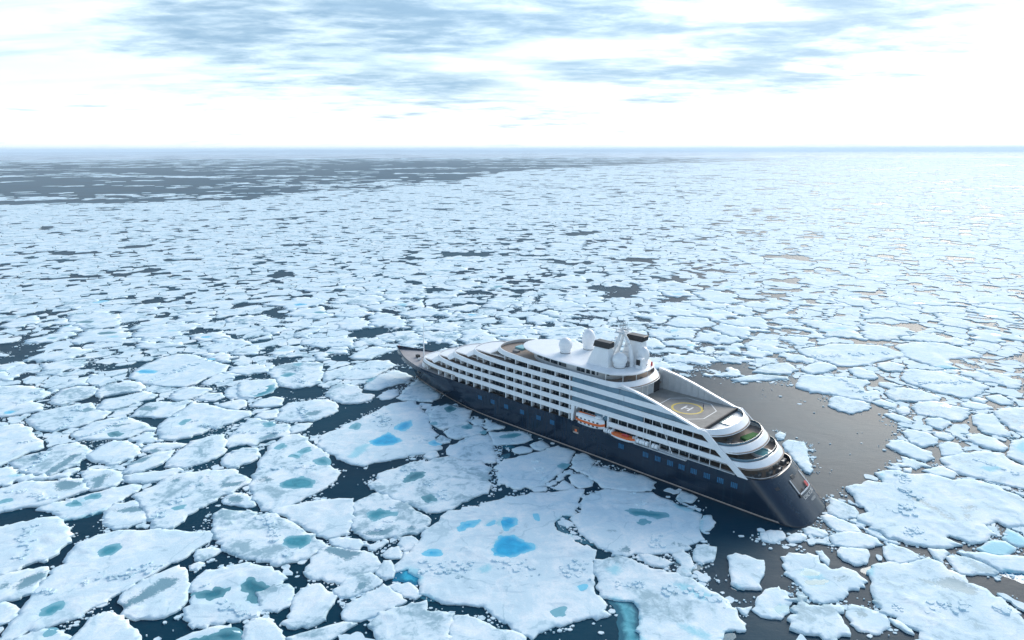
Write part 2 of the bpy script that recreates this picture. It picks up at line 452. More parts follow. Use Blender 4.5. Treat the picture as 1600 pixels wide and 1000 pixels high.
([-112.2,185.7,-112.3,189.1,-108.9,190.3,-104.0,190.3,-100.2,189.1,-101.3,186.9,-104.4,185.2,-107.1,183.0,-111.0,184.1],
 [('g',[-109.8,184.1,-108.8,186.3,-106.1,185.7,-106.9,183.5])], None),
([-88.9,190.3,-89.6,193.9,-89.1,202.7,-89.3,208.7,-85.8,209.4,-79.0,205.3,-73.9,204.2,-71.2,197.6,-73.2,194.5,-77.1,192.7,-79.1,188.6,-82.2,189.1,-84.5,188.6,-86.6,186.6],
 [('t',[-82.7,205.3,-80.5,206.7,-78.5,204.0,-79.9,202.0]),('g',[-79.1,193.3,-77.6,196.9,-76.2,198.8,-74.7,195.1,-77.1,192.7])], None),
([-84.5,177.2,-85.4,181.4,-82.9,184.6,-78.5,185.7,-75.1,179.2,-77.4,175.6,-80.1,173.1,-82.8,174.6],
 [], None),
([-107.9,168.3,-105.1,169.7,-99.1,171.2,-95.6,173.1,-93.1,171.7,-94.6,169.3,-96.5,166.0,-100.0,164.5,-103.6,164.6,-106.3,166.0],
 [], None),
([-136.7,161.1,-135.2,163.7,-130.9,165.1,-124.4,165.1,-125.1,166.5,-119.0,166.9,-117.0,165.1,-113.3,160.7,-115.7,157.7,-118.8,153.6,-123.8,152.0,-128.2,149.7,-130.6,149.7,-138.6,160.2],
 [('g',[-120.9,159.8,-124.3,164.6,-122.8,166.0,-117.1,164.6,-116.7,162.0]),('t',[-132.3,155.2,-131.2,156.0,-129.5,154.8,-131.4,154.0])], None),
([-121.4,170.7,-119.9,172.6,-113.7,172.1,-109.8,170.2,-107.0,165.5,-107.8,162.8,-109.6,161.5,-112.2,160.2,-116.2,164.6],
 [('g',[-112.3,161.1,-115.7,167.4,-112.1,170.2,-112.1,166.5,-110.7,162.0])], None),
([-156.6,237.4,-156.1,243.6,-150.0,246.0,-145.3,245.5,-139.4,239.1,-140.6,235.7,-148.2,232.3,-151.0,229.0,-154.1,232.3],
 [], None),
([-145.0,218.0,-148.3,227.3,-143.2,229.8,-138.2,235.7,-132.2,232.3,-131.1,229.0,-135.6,223.4,-139.5,217.3,-142.4,216.5],
 [], None),
([-130.4,211.5,-130.8,218.8,-131.2,222.6,-127.1,225.7,-121.7,224.2,-115.9,226.5,-116.1,217.3,-116.2,210.8,-122.1,210.8],
 [('g',[-130.3,217.3,-130.5,221.4,-124.1,218.8,-125.9,215.8])], None),
([-166.5,224.2,-169.0,230.6,-170.6,237.4,-167.4,240.9,-161.2,240.9,-156.6,237.4,-155.5,230.6,-158.3,225.7,-160.9,221.8],
 [], None),
([-125.8,229.0,-126.3,234.8,-123.4,240.0,-113.5,238.3,-115.0,232.3,-117.4,227.3,-120.9,226.1],
 [], None),
([-115.1,227.3,-114.0,233.9,-108.6,233.9,-106.0,229.8,-108.0,225.7],
 [], None),
([-106.7,232.3,-108.4,239.1,-105.3,243.6,-100.1,246.4,-92.0,240.9,-91.9,232.3,-95.7,228.1,-102.3,227.3],
 [], None),
([-105.8,221.8,-101.7,225.7,-96.8,226.5,-94.4,221.1,-96.5,217.3,-101.9,219.5],
 [], None),
([-71.1,163.7,-72.3,169.3,-74.1,180.3,-73.3,190.3,-71.6,195.7,-68.4,196.9,-64.9,193.9,-61.6,189.1,-55.5,183.0,-54.2,180.8,-53.7,175.6,-50.7,172.1,-48.8,170.7,-48.9,166.9,-50.0,162.8,-52.6,158.5,-55.1,154.4,-57.2,152.0,-59.5,150.5,-63.4,151.2,-66.6,155.2],
 [('t',[-63.0,164.2,-61.8,166.0,-58.5,167.9,-54.2,165.5,-54.3,162.0,-57.8,161.5,-61.6,162.0]),('t',[-66.0,180.8,-65.0,183.0,-62.9,182.4,-63.1,179.8]),('t',[-58.0,177.7,-56.0,179.8,-54.4,179.2,-52.8,175.6,-54.7,175.1]),('t',[-72.1,186.3,-71.1,189.7,-69.1,187.4,-70.7,185.7]),('g',[-70.4,165.5,-68.2,167.9,-66.2,166.0,-68.3,164.6]),('t',[-64.2,184.1,-62.3,186.9,-61.0,184.6,-62.5,182.7])], ('the five-pond floe', "tall white floe dotted with several teal ponds, left of the cyan-pond floe's dark channel")),
([-59.9,190.3,-60.2,195.1,-58.2,198.8,-54.8,204.0,-51.5,208.0,-48.8,212.9,-45.2,220.3,-40.8,224.2,-35.8,225.7,-33.4,221.1,-31.0,215.1,-28.1,209.4,-27.3,201.4,-24.3,195.1,-21.3,185.7,-25.0,184.1,-31.1,180.3,-37.3,177.7,-42.3,175.1,-46.0,175.3,-50.7,179.2,-55.5,183.0,-58.1,186.3],
 [('c',[-44.2,190.9,-41.4,194.5,-39.9,197.6,-36.8,193.9,-34.6,191.5,-37.3,188.6,-42.2,188.2]),('c',[-38.2,200.7,-37.1,205.3,-34.0,207.3,-33.5,202.7,-35.0,198.8]),('w',[-48.1,180.3,-47.5,185.7,-44.1,190.3,-44.3,184.6,-46.0,179.2]),('t',[-53.1,201.4,-51.9,205.3,-50.2,204.6,-50.2,200.1]),('c',[-25.9,189.7,-23.9,191.5,-22.2,189.1,-24.0,188.0])], ('the cyan-pond floe off the bow', "large floe off the ship's bow with two vivid cyan ponds")),
([-39.2,163.7,-36.9,166.5,-37.3,169.7,-32.7,172.6,-27.3,176.6,-19.8,179.8,-14.0,177.7,-8.8,177.2,-6.3,172.1,-6.6,166.5,-5.6,162.8,-7.2,158.5,-12.3,154.4,-16.1,150.5,-19.1,148.9,-21.6,149.7,-27.5,154.0,-33.6,158.1,-37.2,161.1],
 [('d',[-29.8,164.6,-28.6,169.7,-24.9,170.7,-24.8,167.9,-27.6,165.5]),('d',[-23.3,156.4,-21.4,157.7,-19.8,154.8,-21.8,154.0])], ('the long grey-streaked floe', 'long grey-streaked floe with two dark teal ponds, above the largest floe')),
([-57.0,238.3,-55.7,246.4,-53.9,253.1,-49.8,259.1,-46.5,259.1,-38.7,250.2,-42.4,245.5,-46.6,240.9,-51.2,236.5],
 [('t',[-57.6,246.4,-57.7,256.1,-55.0,252.1,-55.3,247.3])], None),
([-41.7,228.1,-40.7,234.8,-38.9,242.7,-37.3,249.2,-33.4,243.6,-27.5,233.9,-26.6,229.0,-29.4,224.9,-34.0,225.4,-38.8,226.5],
 [], ('the triangular floe under the bow', "shaded triangular floe lying directly under the ship's bow")),
([-69.1,231.4,-68.7,240.9,-64.2,242.7,-58.7,240.0,-55.9,233.1,-50.8,231.4,-51.6,226.5,-56.0,222.9,-61.3,223.8,-65.7,227.3],
 [], None),
([-70.1,251.1,-67.6,262.2,-66.4,268.6,-60.5,273.1,-52.9,272.6,-49.2,265.4,-53.4,257.1,-56.9,249.2,-61.8,248.3,-67.0,249.2],
 [], None),
([-99.2,257.1,-98.2,266.4,-92.2,270.8,-84.7,270.8,-80.0,268.6,-77.1,256.1,-74.5,245.5,-78.5,240.9,-83.1,238.3,-89.2,241.8,-93.9,250.2],
 [('t',[-93.0,253.1,-91.1,257.1,-87.8,256.1,-89.5,252.1]),('t',[-92.5,268.6,-89.8,269.7,-89.8,265.4])], None),
([-100.6,229.0,-106.2,242.7,-101.7,247.3,-93.9,249.2,-90.4,240.9,-90.4,233.1,-94.8,229.0],
 [('t',[-96.9,232.3,-95.3,240.0,-92.0,242.7,-90.1,235.7,-93.3,229.8])], None),
([-92.4,220.3,-92.1,226.5,-87.5,229.8,-83.4,228.1,-81.9,221.1,-86.8,219.8],
 [], None),
([-81.1,218.8,-79.5,223.4,-73.4,225.7,-67.4,227.3,-61.0,220.3,-61.5,213.6,-64.1,210.8,-66.3,207.3,-70.9,206.7,-75.7,206.7,-79.6,208.7,-80.2,215.1],
 [('g',[-71.7,210.8,-70.2,215.1,-66.8,216.5,-66.6,212.2])], None),
([-87.9,210.8,-86.5,215.8,-81.4,218.0,-80.1,210.1,-83.9,208.7],
 [], None),
([-72.7,201.4,-71.0,205.3,-66.3,205.3,-67.0,200.7,-70.5,196.9],
 [], None),
([-49.3,229.8,-47.5,235.7,-43.5,237.4,-42.1,232.3,-44.8,227.3,-47.5,226.5],
 [], None),
([-25.9,180.3,-25.4,183.5,-23.0,183.5,-21.8,180.8,-24.3,178.7],
 [], None),
([-73.9,245.5,-76.5,257.1,-72.6,261.2,-68.6,266.4,-66.1,264.3,-68.2,254.1,-70.8,249.2],
 [], None),
([-71.3,277.6,-69.2,287.2,-64.0,293.6,-52.3,289.7,-58.2,282.4,-61.7,275.3,-67.8,274.9],
 [], None),
([-78.3,173.1,-78.4,178.2,-74.5,180.3,-77.3,185.7,-81.6,186.3,-83.9,183.5,-83.1,178.2,-79.2,173.1],
 [('g',[-78.3,173.1,-78.4,179.2,-75.1,179.8,-75.3,177.2,-76.7,173.6])], None),
([-28.5,212.9,-26.4,218.8,-23.3,221.8,-19.1,218.8,-14.1,215.1,-15.1,208.7,-14.6,205.3,-17.8,202.7,-22.8,200.3,-25.7,202.7,-27.5,207.3],
 [('d',[-23.8,218.0,-22.0,220.3,-19.8,217.3,-22.0,214.4]),('t',[-27.0,204.6,-25.5,206.0,-25.0,203.3])], None),
([-21.6,198.2,-19.8,201.4,-15.8,204.0,-11.5,202.7,-8.8,199.4,-10.2,196.3,-14.1,194.5,-18.0,192.7,-20.2,194.5],
 [('t',[-16.5,202.0,-14.2,204.0,-13.2,200.7,-15.0,200.3]),('t',[-10.5,197.6,-8.8,198.8,-8.9,196.3])], None),
([-20.1,185.7,-18.6,188.0,-15.0,192.7,-11.2,195.7,-7.3,195.1,-6.1,188.0,-5.0,181.4,-5.1,176.6,-9.3,177.2,-14.9,178.0,-18.4,180.3],
 [], ('the plain grey-white floe', 'plain grey-white five-sided floe right of the cyan-pond floe')),
([-7.2,198.2,-4.1,197.6,3.1,198.2,5.3,195.7,6.0,192.1,3.0,190.3,-2.0,188.6,-5.9,188.6,-6.8,193.3],
 [('t',[-4.8,193.9,0.0,196.9,3.1,196.3,0.0,193.3])], None),
([-4.3,173.1,-1.9,178.2,4.7,181.4,10.1,185.2,14.1,186.9,18.5,183.5,16.8,178.2,14.5,172.1,11.5,168.3,8.7,163.7,5.1,162.0,2.1,161.1,-0.9,162.4,-3.5,164.2,-3.8,169.3],
 [('t',[12.8,173.6,14.3,175.6,15.9,175.1,14.5,172.6]),('L',[-4.6,176.8,-3.8,181.5,0.0,182.9,-1.9,178.7])], ('the shaded floe beside the hull', "smooth shaded floe beside the ship's navy hull below the side door")),
([18.5,181.4,21.0,182.4,23.7,177.2,22.0,174.1,19.9,171.7,18.0,170.7,17.2,174.6],
 [], None),
([18.9,171.2,23.8,174.6,27.9,171.2,32.3,170.2,36.7,167.4,38.7,164.2,37.6,161.1,33.8,159.4,28.9,160.2,24.5,162.0,22.3,165.5,20.1,169.3],
 [], None),
([15.4,166.9,17.4,169.3,19.6,169.3,21.8,165.1,21.1,162.8,17.9,161.1,16.5,163.7],
 [], None),
([11.1,161.1,14.0,165.5,15.2,163.7,16.7,161.1,12.8,160.4],
 [], None),
([0.0,185.2,2.9,186.9,5.8,185.7,5.3,183.5,2.4,182.4,0.5,183.0],
 [('L',[-3.9,188.2,0.0,189.0,1.2,185.4,-1.9,184.8])], None),
([5.4,188.6,9.0,191.5,11.2,187.4,8.7,184.6,6.3,185.7],
 [], None),
([-13.9,206.7,-11.9,209.4,-9.6,207.7,-10.0,204.0,-12.1,203.3],
 [], None),
([-23.9,191.5,-22.8,195.1,-19.5,192.1,-19.8,190.3,-22.2,189.4],
 [], None),
([5.3,160.2,5.6,162.0,8.6,162.0,8.9,160.2,5.9,159.4],
 [], None),
([-18.1,144.5,-17.4,147.4,-16.0,149.3,-12.9,150.8,-8.1,152.0,-4.1,154.8,0.0,156.8,4.2,157.7,10.6,159.4,14.9,160.2,18.3,160.7,18.1,156.8,16.7,152.8,15.4,149.3,14.2,147.1,11.8,147.1,10.5,144.1,10.6,140.3,12.8,138.9,14.7,136.0,16.5,135.0,18.3,133.1,17.4,128.9,16.8,124.8,16.5,120.5,17.2,117.4,18.7,114.0,18.0,113.0,18.1,111.4,15.5,110.5,11.7,109.8,8.5,108.0,5.4,106.1,3.0,105.4,0.3,107.1,-1.2,109.3,-3.4,111.6,-6.3,113.7,-9.9,114.7,-14.4,114.9,-18.5,117.4,-19.7,120.0,-19.8,122.1,-22.0,125.4,-25.1,125.4,-25.8,127.7,-24.7,129.5,-23.3,131.9,-21.6,135.0,-21.7,138.3,-20.3,142.4],
 [('c',[-4.4,133.7,-3.0,138.3,0.0,138.9,1.5,136.9,3.3,135.3,5.3,134.4,3.6,132.5,1.4,131.6,0.0,130.4,-2.1,130.7,-4.1,131.0]),('c',[-4.3,143.8,-2.4,146.3,0.4,146.5,1.0,144.5,-0.4,142.4,-1.5,141.0,-2.3,142.7]),('c',[-13.1,141.3,-12.0,144.1,-8.2,145.4,-8.3,143.8,-10.4,142.4,-12.4,141.0]),('c',[-6.5,143.1,-4.7,145.1,-4.8,143.6]),('c',[-19.8,131.3,-18.8,133.1,-16.4,132.5,-16.4,131.0,-18.2,130.8]),('c',[5.3,147.8,6.1,147.8,6.3,145.6,5.7,145.6]),('c',[13.7,119.7,14.9,120.2,15.0,119.5,14.1,118.9]),('t',[7.8,112.1,10.1,113.3,9.8,111.6,8.7,111.2]),('w',[-7.6,125.4,-5.6,127.1,-4.5,126.3,-6.1,124.3]),('C',[-25.8,121.5,-25.2,123.7,-23.9,126.2,-22.3,127.0,-20.0,125.9,-18.6,123.1,-19.0,121.0,-19.9,119.9,-22.1,121.5]),('L',[10.5,144.7,11.0,146.9,13.1,148.2,14.4,147.4,13.3,145.1,12.5,140.9,15.1,139.5,17.1,137.5,18.6,135.5,18.2,134.3,16.5,135.4,14.4,136.5,12.4,139.2,10.6,140.5]),('L',[-19.4,116.6,-18.0,118.1,-14.8,115.9,-16.0,115.0])], ('the largest floe', 'largest floe, front centre, with several vivid cyan melt ponds and a rubble crest')),
([-25.8,120.0,-24.3,120.8,-21.7,120.8,-19.7,118.9,-18.9,117.4,-19.8,116.0,-22.1,117.2,-24.6,118.4],
 [], None),
([-29.2,124.3,-28.4,128.3,-26.7,128.6,-25.5,125.4,-25.4,123.2,-27.0,122.5],
 [], None),
([-45.0,125.1,-44.5,128.3,-43.9,131.6,-44.1,134.4,-42.8,134.7,-37.6,133.1,-34.0,132.8,-30.6,130.7,-28.9,127.7,-28.9,125.4,-30.9,123.7,-33.6,122.1,-37.1,121.3,-40.5,122.6,-43.9,123.7],
 [('g',[-43.4,133.1,-41.2,134.4,-36.0,132.5,-34.1,131.9,-36.6,128.9,-41.3,131.9])], None),
([-42.5,136.9,-40.3,137.9,-35.6,136.9,-34.5,135.3,-34.9,133.0,-37.8,133.7,-41.5,135.3],
 [], None),
([-60.5,149.7,-55.0,152.8,-48.8,155.2,-41.5,155.9,-40.6,152.8,-39.4,145.9,-38.6,140.3,-40.5,138.6,-43.0,138.1,-46.0,139.6,-50.8,143.1,-55.5,146.7,-58.7,148.0],
 [], ('the pale pentagon floe', 'plain pale five-sided floe just below the dark channel, lower left of the long grey-streaked floe')),
([-38.2,141.7,-39.5,148.2,-40.5,153.6,-38.0,156.8,-35.4,158.5,-32.6,157.3,-26.9,152.4,-22.7,148.5,-20.3,145.2,-20.7,142.4,-22.6,139.6,-27.7,138.3,-32.6,136.9,-34.2,137.3,-35.8,139.6],
 [('t',[-36.0,148.5,-33.8,150.5,-32.0,149.7,-28.7,148.9,-29.2,147.4,-31.7,147.8,-33.4,145.2,-34.7,145.9]),('g',[-35.4,139.6,-33.4,140.6,-29.0,141.3,-29.3,139.3,-32.9,138.4]),('g',[-25.6,141.7,-24.2,142.7,-22.9,141.3,-24.3,140.4])], ('the floe with an arched teal pond', 'white floe with a small arched teal pond touching the upper left of the largest floe')),
([-36.7,118.9,-34.9,121.8,-32.6,123.7,-30.4,124.3,-27.9,122.1,-28.0,120.2,-31.3,117.9,-33.6,116.4,-35.8,117.4],
 [('g',[-32.3,118.4,-31.7,121.0,-30.0,121.7,-29.9,120.2])], None),
([-33.4,111.6,-33.0,114.0,-32.0,115.2,-29.8,116.9,-27.2,120.2,-25.4,119.5,-23.3,116.9,-21.4,115.2,-23.7,113.5,-26.5,111.4,-29.5,109.8,-32.0,109.8],
 [('L',[-33.4,115.4,-32.0,117.6,-29.7,119.4,-28.6,119.4,-31.1,116.6])], None),
([-44.3,108.9,-43.4,110.7,-43.8,114.9,-43.7,118.9,-42.2,120.5,-40.0,120.8,-37.7,118.4,-36.0,116.9,-36.3,114.4,-36.5,111.6,-36.0,109.8,-38.6,108.2,-42.4,107.8],
 [], None),
([-52.2,117.9,-50.6,118.9,-49.1,121.0,-46.6,120.5,-45.1,118.7,-47.3,117.7,-45.8,117.2,-44.3,115.9,-44.4,114.0,-46.5,112.6,-48.8,113.0,-50.3,114.4],
 [], None),
([-50.6,110.2,-47.7,110.7,-46.0,109.3,-43.7,106.3,-41.7,103.8,-41.0,101.7,-47.9,101.7,-50.1,105.8],
 [], None),
([-42.1,105.0,-39.0,106.5,-35.5,108.0,-32.5,109.3,-29.6,108.9,-31.3,107.1,-32.7,105.4,-34.3,103.8,-37.5,101.7,-41.0,102.5],
 [], None),
([-27.3,108.0,-26.1,111.4,-23.3,113.0,-19.7,114.4,-17.2,114.7,-17.2,112.1,-14.7,111.6,-12.1,111.4,-11.6,108.9,-11.9,105.4,-11.8,101.7,-24.3,101.7,-25.6,105.4],
 [], None),
([-11.7,103.8,-11.6,108.4,-10.8,110.7,-8.3,110.5,-6.1,109.1,-3.6,107.1,0.0,106.7,2.4,104.6,2.3,101.7,-11.3,101.7],
 [], None),
([-26.0,135.0,-26.1,137.6,-24.0,138.6,-21.8,136.6,-22.2,133.7,-24.2,132.5],
 [], None),
([-29.1,131.0,-27.9,133.4,-26.2,134.1,-24.9,131.6,-25.1,129.8,-26.9,129.8],
 [], None),
([17.9,156.0,20.2,158.1,25.6,160.7,30.5,159.4,36.2,158.5,38.4,156.8,41.6,154.4,42.5,151.6,44.9,149.7,46.7,147.8,45.1,144.5,44.5,141.0,43.7,136.6,40.1,134.1,38.2,132.5,35.2,131.9,33.0,131.9,29.7,131.3,27.1,131.0,24.6,130.7,22.2,131.6,19.7,134.4,18.5,136.3,16.6,139.3,15.4,143.1,14.3,146.3,16.8,149.7,17.7,152.8],
 [('t',[28.8,149.7,30.6,150.6,34.4,149.3,37.8,148.5,38.5,147.1,35.3,146.3,30.8,147.1,29.4,148.5]),('t',[30.3,144.4,32.1,145.6,33.0,144.4,31.3,143.4]),('g',[24.2,132.5,25.1,134.1,27.1,132.8,25.8,131.9]),('g',[37.0,135.0,38.6,135.5,39.4,134.5,37.9,134.2]),('L',[40.3,152.5,42.7,153.8,44.8,151.1,47.5,149.1,45.7,148.4,42.0,149.4])], ('the floe right of the largest one', "broad white floe with one long teal pond between the largest floe and the ship's hull")),
([17.6,128.6,19.7,128.6,22.7,130.1,25.5,129.8,27.3,128.0,29.7,126.0,32.5,124.6,35.9,123.2,39.1,120.0,41.3,117.4,42.5,114.9,43.2,112.1,43.2,108.4,43.1,107.1,41.7,106.5,39.4,106.7,38.1,104.6,37.3,101.7,24.0,101.7,23.7,106.7,24.7,110.2,24.2,114.4,20.6,115.9,18.4,116.7,17.9,120.0,17.7,123.7],
 [('w',[33.6,120.5,35.8,120.2,40.9,115.9,39.2,114.7,34.7,118.4]),('w',[31.6,108.0,33.9,107.6,36.6,105.4,35.6,104.2,32.9,106.3]),('w',[20.3,125.4,22.6,127.1,23.4,125.4,21.8,123.7]),('L',[18.3,116.9,20.7,116.6,24.7,115.1,25.1,110.7,24.1,107.1,24.8,104.6,24.6,102.1,18.6,102.1,19.6,105.4,20.5,110.7,19.4,114.4]),('L',[37.8,104.6,39.5,107.1,41.5,106.9,41.5,105.0,39.1,104.0])], ('the turquoise-fringed floe', 'wedge of pale turquoise-stained ice with a submerged turquoise fringe at the bottom edge')),
([40.4,131.3,42.0,134.4,43.9,134.7,46.1,133.4,44.2,129.5,41.6,127.7,40.1,128.9],
 [], None),
([28.5,130.7,30.3,131.0,32.9,129.5,34.5,128.0,32.6,126.7,30.3,127.1,28.9,128.9],
 [], None),
([47.9,130.1,49.7,131.1,51.1,130.1,54.9,128.0,53.4,124.3,50.5,118.9,47.7,118.9,45.6,120.5,46.9,125.4],
 [('L',[45.7,121.2,47.7,119.8,47.5,118.8,45.0,118.8])], ('the square floe below the stern', 'square-cut white floe in open dark water below the stern')),
([47.1,112.5,49.6,115.9,51.8,118.4,54.5,119.5,55.5,117.9,55.4,114.9,52.6,110.7,50.5,110.0,48.3,110.7],
 [('t',[52.5,113.5,54.3,114.0,53.2,112.1,51.9,112.1])], None),
([40.4,114.4,41.5,115.9,43.0,115.7,43.2,113.5,41.9,113.0],
 [], None),
([44.2,113.3,45.4,113.0,47.3,113.5,45.3,110.9,44.5,111.4],
 [], None),
([44.9,142.4,46.8,146.7,48.9,147.1,48.7,143.8,46.8,141.0,44.9,140.3],
 [('L',[43.7,140.2,45.6,145.8,47.5,147.6,45.2,140.2])], None),
([42.8,156.0,44.8,159.4,46.5,157.7,47.8,156.0,45.6,154.0,43.2,154.4],
 [], None),
([58.4,139.6,61.5,140.8,64.0,140.3,63.3,137.6,60.3,135.6,57.6,136.3],
 [('L',[58.4,140.9,59.9,141.4,58.5,137.2,57.6,137.8])], None),
([35.6,130.7,38.2,132.5,39.2,130.7,39.0,127.1,37.7,123.7,36.2,122.9,34.8,124.3,36.5,127.1],
 [('L',[34.7,128.2,36.8,129.4,36.1,123.7,41.1,125.9,41.2,127.6,39.6,128.2,37.9,124.2])], None),
([89.1,160.2,93.1,162.8,97.5,164.6,100.5,163.7,101.7,169.3,105.4,171.2,108.4,169.3,110.7,167.9,115.4,168.3,119.1,165.1,126.2,164.6,129.6,162.0,130.8,156.0,130.9,151.2,125.0,142.4,121.7,143.1,117.2,141.7,116.3,144.1,113.1,143.4,112.9,141.0,112.3,138.6,109.0,136.3,104.5,135.1,103.1,136.9,102.3,138.6,100.9,137.6,102.2,135.3,100.3,133.7,97.0,133.1,93.4,134.4,90.3,136.0,88.1,137.3,86.7,139.6,85.7,142.0,84.7,144.5,85.4,146.7,88.7,149.3,88.9,151.2,88.1,153.6,88.7,157.3],
 [('g',[102.7,154.8,104.8,155.6,105.5,152.0,106.6,148.5,107.0,145.9,108.0,144.5,105.5,144.9,105.4,147.8,104.4,152.8]),('g',[112.6,150.5,116.2,151.6,116.1,149.7,113.1,149.3]),('g',[111.2,147.1,113.0,147.4,110.3,144.5]),('L',[100.1,166.2,102.8,170.4,103.3,167.6,100.9,163.9])], ('the big floe right of the stern', "huge bright floe with faint grey cracks, right of the ship's stern")),
([79.8,151.2,82.4,155.6,83.7,154.8,85.9,151.6,85.9,148.5,84.0,146.3,81.1,145.9,78.4,147.8],
 [], None),
([75.9,146.7,78.0,147.8,79.5,145.9,81.8,143.4,82.5,140.3,80.7,139.6,76.9,140.3,75.8,143.8],
 [], None),
([73.9,137.9,78.0,139.6,81.4,139.6,84.0,137.3,84.3,135.0,82.3,134.1,78.3,133.4,74.6,134.1,73.6,135.6],
 [], None),
([69.2,141.0,70.9,142.2,73.4,141.0,74.0,138.9,72.0,137.9,69.1,138.9],
 [], None),
([63.7,137.3,65.8,139.1,67.6,139.1,68.3,137.6,66.0,136.0,63.7,135.8],
 [], None),
([59.5,129.5,61.7,131.0,65.7,131.0,67.5,130.4,67.5,127.1,68.1,125.4,71.3,125.7,73.3,124.8,73.7,121.6,72.0,119.5,68.2,117.9,65.7,115.9,62.0,114.8,59.8,114.9,59.6,116.9,59.6,120.0,58.5,123.7,58.7,126.5],
 [('t',[61.2,123.7,62.9,125.4,64.8,124.8,65.7,123.5,64.7,122.4,61.7,122.5]),('g',[67.4,122.4,69.1,123.2,71.0,122.9,68.3,121.5]),('d',[61.4,121.3,63.3,121.5,65.7,121.6,64.6,120.8,61.9,120.5])], ('the boot-shaped floe', 'boot-shaped white floe with a teal pond like an eye, below the stern')),
([72.7,130.7,74.2,133.1,76.7,133.1,79.7,132.5,79.1,130.1,76.5,127.7,74.5,127.1,72.9,128.9],
 [], None),
([68.2,131.9,69.4,132.2,69.7,128.9,68.5,127.1,67.9,128.9],
 [], None),
([83.3,132.5,86.3,134.7,88.9,132.8,89.9,131.0,89.4,128.9,86.8,128.0,83.8,127.7,82.5,129.2],
 [], None),
([77.6,126.5,80.0,127.1,86.8,128.0,89.9,129.2,92.2,129.5,93.9,127.1,93.4,124.6,94.9,123.2,95.1,120.5,96.0,118.4,97.5,116.4,98.0,113.5,98.2,111.1,97.1,108.0,93.0,101.7,75.1,101.7,75.0,104.6,75.6,107.1,73.8,109.8,72.2,112.5,72.5,115.4,73.9,118.4,75.8,121.0,75.8,123.7],
 [('g',[84.8,121.6,88.9,121.8,92.6,122.4,95.4,118.9,93.7,116.9,91.3,117.7,87.8,120.0]),('L',[74.0,125.3,78.1,127.3,78.4,125.9,76.2,122.0,75.4,123.4])], ('the bottom-right floe', 'very large snowy floe filling the bottom right corner with a grey wet patch')),
([65.4,112.1,67.4,114.2,69.3,113.0,71.7,111.6,72.3,109.8,70.9,107.6,68.7,106.1,66.7,106.1,65.1,107.1,64.8,108.9,64.8,110.5],
 [('g',[67.0,111.6,69.1,112.5,68.6,110.9,67.2,110.7])], None),
([72.4,109.8,73.6,109.3,74.7,107.1,74.6,105.8,73.5,106.5,72.6,108.2],
 [], None),
([94.1,133.1,97.3,132.5,97.4,131.0,95.1,129.5,93.6,127.4,93.3,130.1],
 [], None),
([95.9,129.5,98.4,130.2,100.4,129.5,102.7,127.7,103.4,124.3,102.0,123.7,97.1,124.0,95.2,124.3,95.7,127.1],
 [], None),
([99.4,131.6,103.7,131.3,108.0,129.8,113.5,130.1,114.1,127.1,111.1,123.2,108.1,124.6,104.5,124.8,103.2,128.0,101.3,129.8],
 [('K',[103.2,124.1,105.9,125.8,109.3,124.3,111.5,123.1,108.6,119.4,106.3,120.7,104.6,122.5])], ('the blue-edged ice block', 'tilted ice slab with a vivid blue edge at the right margin')),
([105.0,133.1,110.8,136.3,113.3,135.6,113.6,133.1,110.4,130.7,106.9,130.7],
 [('w',[104.5,132.5,110.6,136.0,113.1,135.3,113.3,133.1,110.1,130.8,106.9,130.8])], None),
([113.7,136.9,117.5,141.0,118.7,138.9,118.7,136.9,119.4,135.0,114.8,133.7],
 [('w',[113.8,136.9,117.2,140.6,118.4,138.6,118.7,136.9,119.1,135.0,115.1,134.1])], None),
([106.9,239.1,116.7,253.1,124.0,252.1,131.5,249.2,138.2,247.3,138.4,243.6,132.7,239.1,131.3,233.9,136.4,235.7,134.6,229.0,128.2,223.4,122.9,226.5,117.8,230.6,111.0,233.9],
 [], ('the flat floe on the grey pool', 'flat white floe with a straight edge bordering the grey open pool beyond the stern')),
([111.5,219.5,115.8,228.1,120.0,229.0,124.4,224.9,127.0,221.1,123.5,216.5,115.6,212.9,112.6,215.8],
 [], None),
([153.0,246.4,159.4,257.1,164.4,260.1,173.1,257.1,177.0,251.1,180.8,242.7,181.1,239.1,174.9,233.9,165.2,226.5,161.4,229.8,156.9,234.8,153.3,240.9],
 [], ('the slab floe at right', 'broad slab-like white floe at right with a sharp right-hand point')),
([137.2,230.6,142.7,237.4,148.2,237.4,153.3,234.8,155.8,227.3,152.7,224.2,143.0,223.4,137.6,224.9],
 [], None),
([140.4,218.8,145.9,223.4,152.2,223.4,154.9,219.5,158.0,216.5,156.2,212.2,148.9,206.0,145.6,206.7,141.3,210.1,138.2,212.2],
 [('g',[144.6,216.5,147.3,217.3,145.5,214.4]),('t',[150.9,220.3,154.7,220.1,153.0,218.3])], None),
([126.6,211.5,129.8,212.9,132.1,210.1,132.9,206.0,130.3,203.3,128.1,206.0],
 [], None),
([125.2,197.6,127.7,198.8,131.7,196.9,132.3,192.1,130.1,188.6,124.4,186.3,122.6,189.1],
 [], None),
([114.0,187.4,117.7,190.9,121.3,190.3,122.6,185.7,124.4,182.4,123.2,179.2,119.5,176.6,116.9,179.2,115.0,183.5],
 [], None),
([134.1,197.6,137.9,196.9,138.8,193.3,135.5,190.9,133.2,192.7],
 [], None),
([130.1,186.9,134.7,190.3,136.6,188.0,134.7,183.5,132.1,180.3,126.9,180.3],
 [], None),
([143.4,194.5,148.3,195.1,150.4,191.5,149.8,185.2,145.7,183.5,142.9,185.7,141.6,190.3],
 [], None),
([155.1,210.1,157.9,211.5,163.8,212.2,162.1,206.7,158.2,197.6,156.7,192.7,153.5,193.9,150.1,196.9,152.3,204.0],
 [], None),
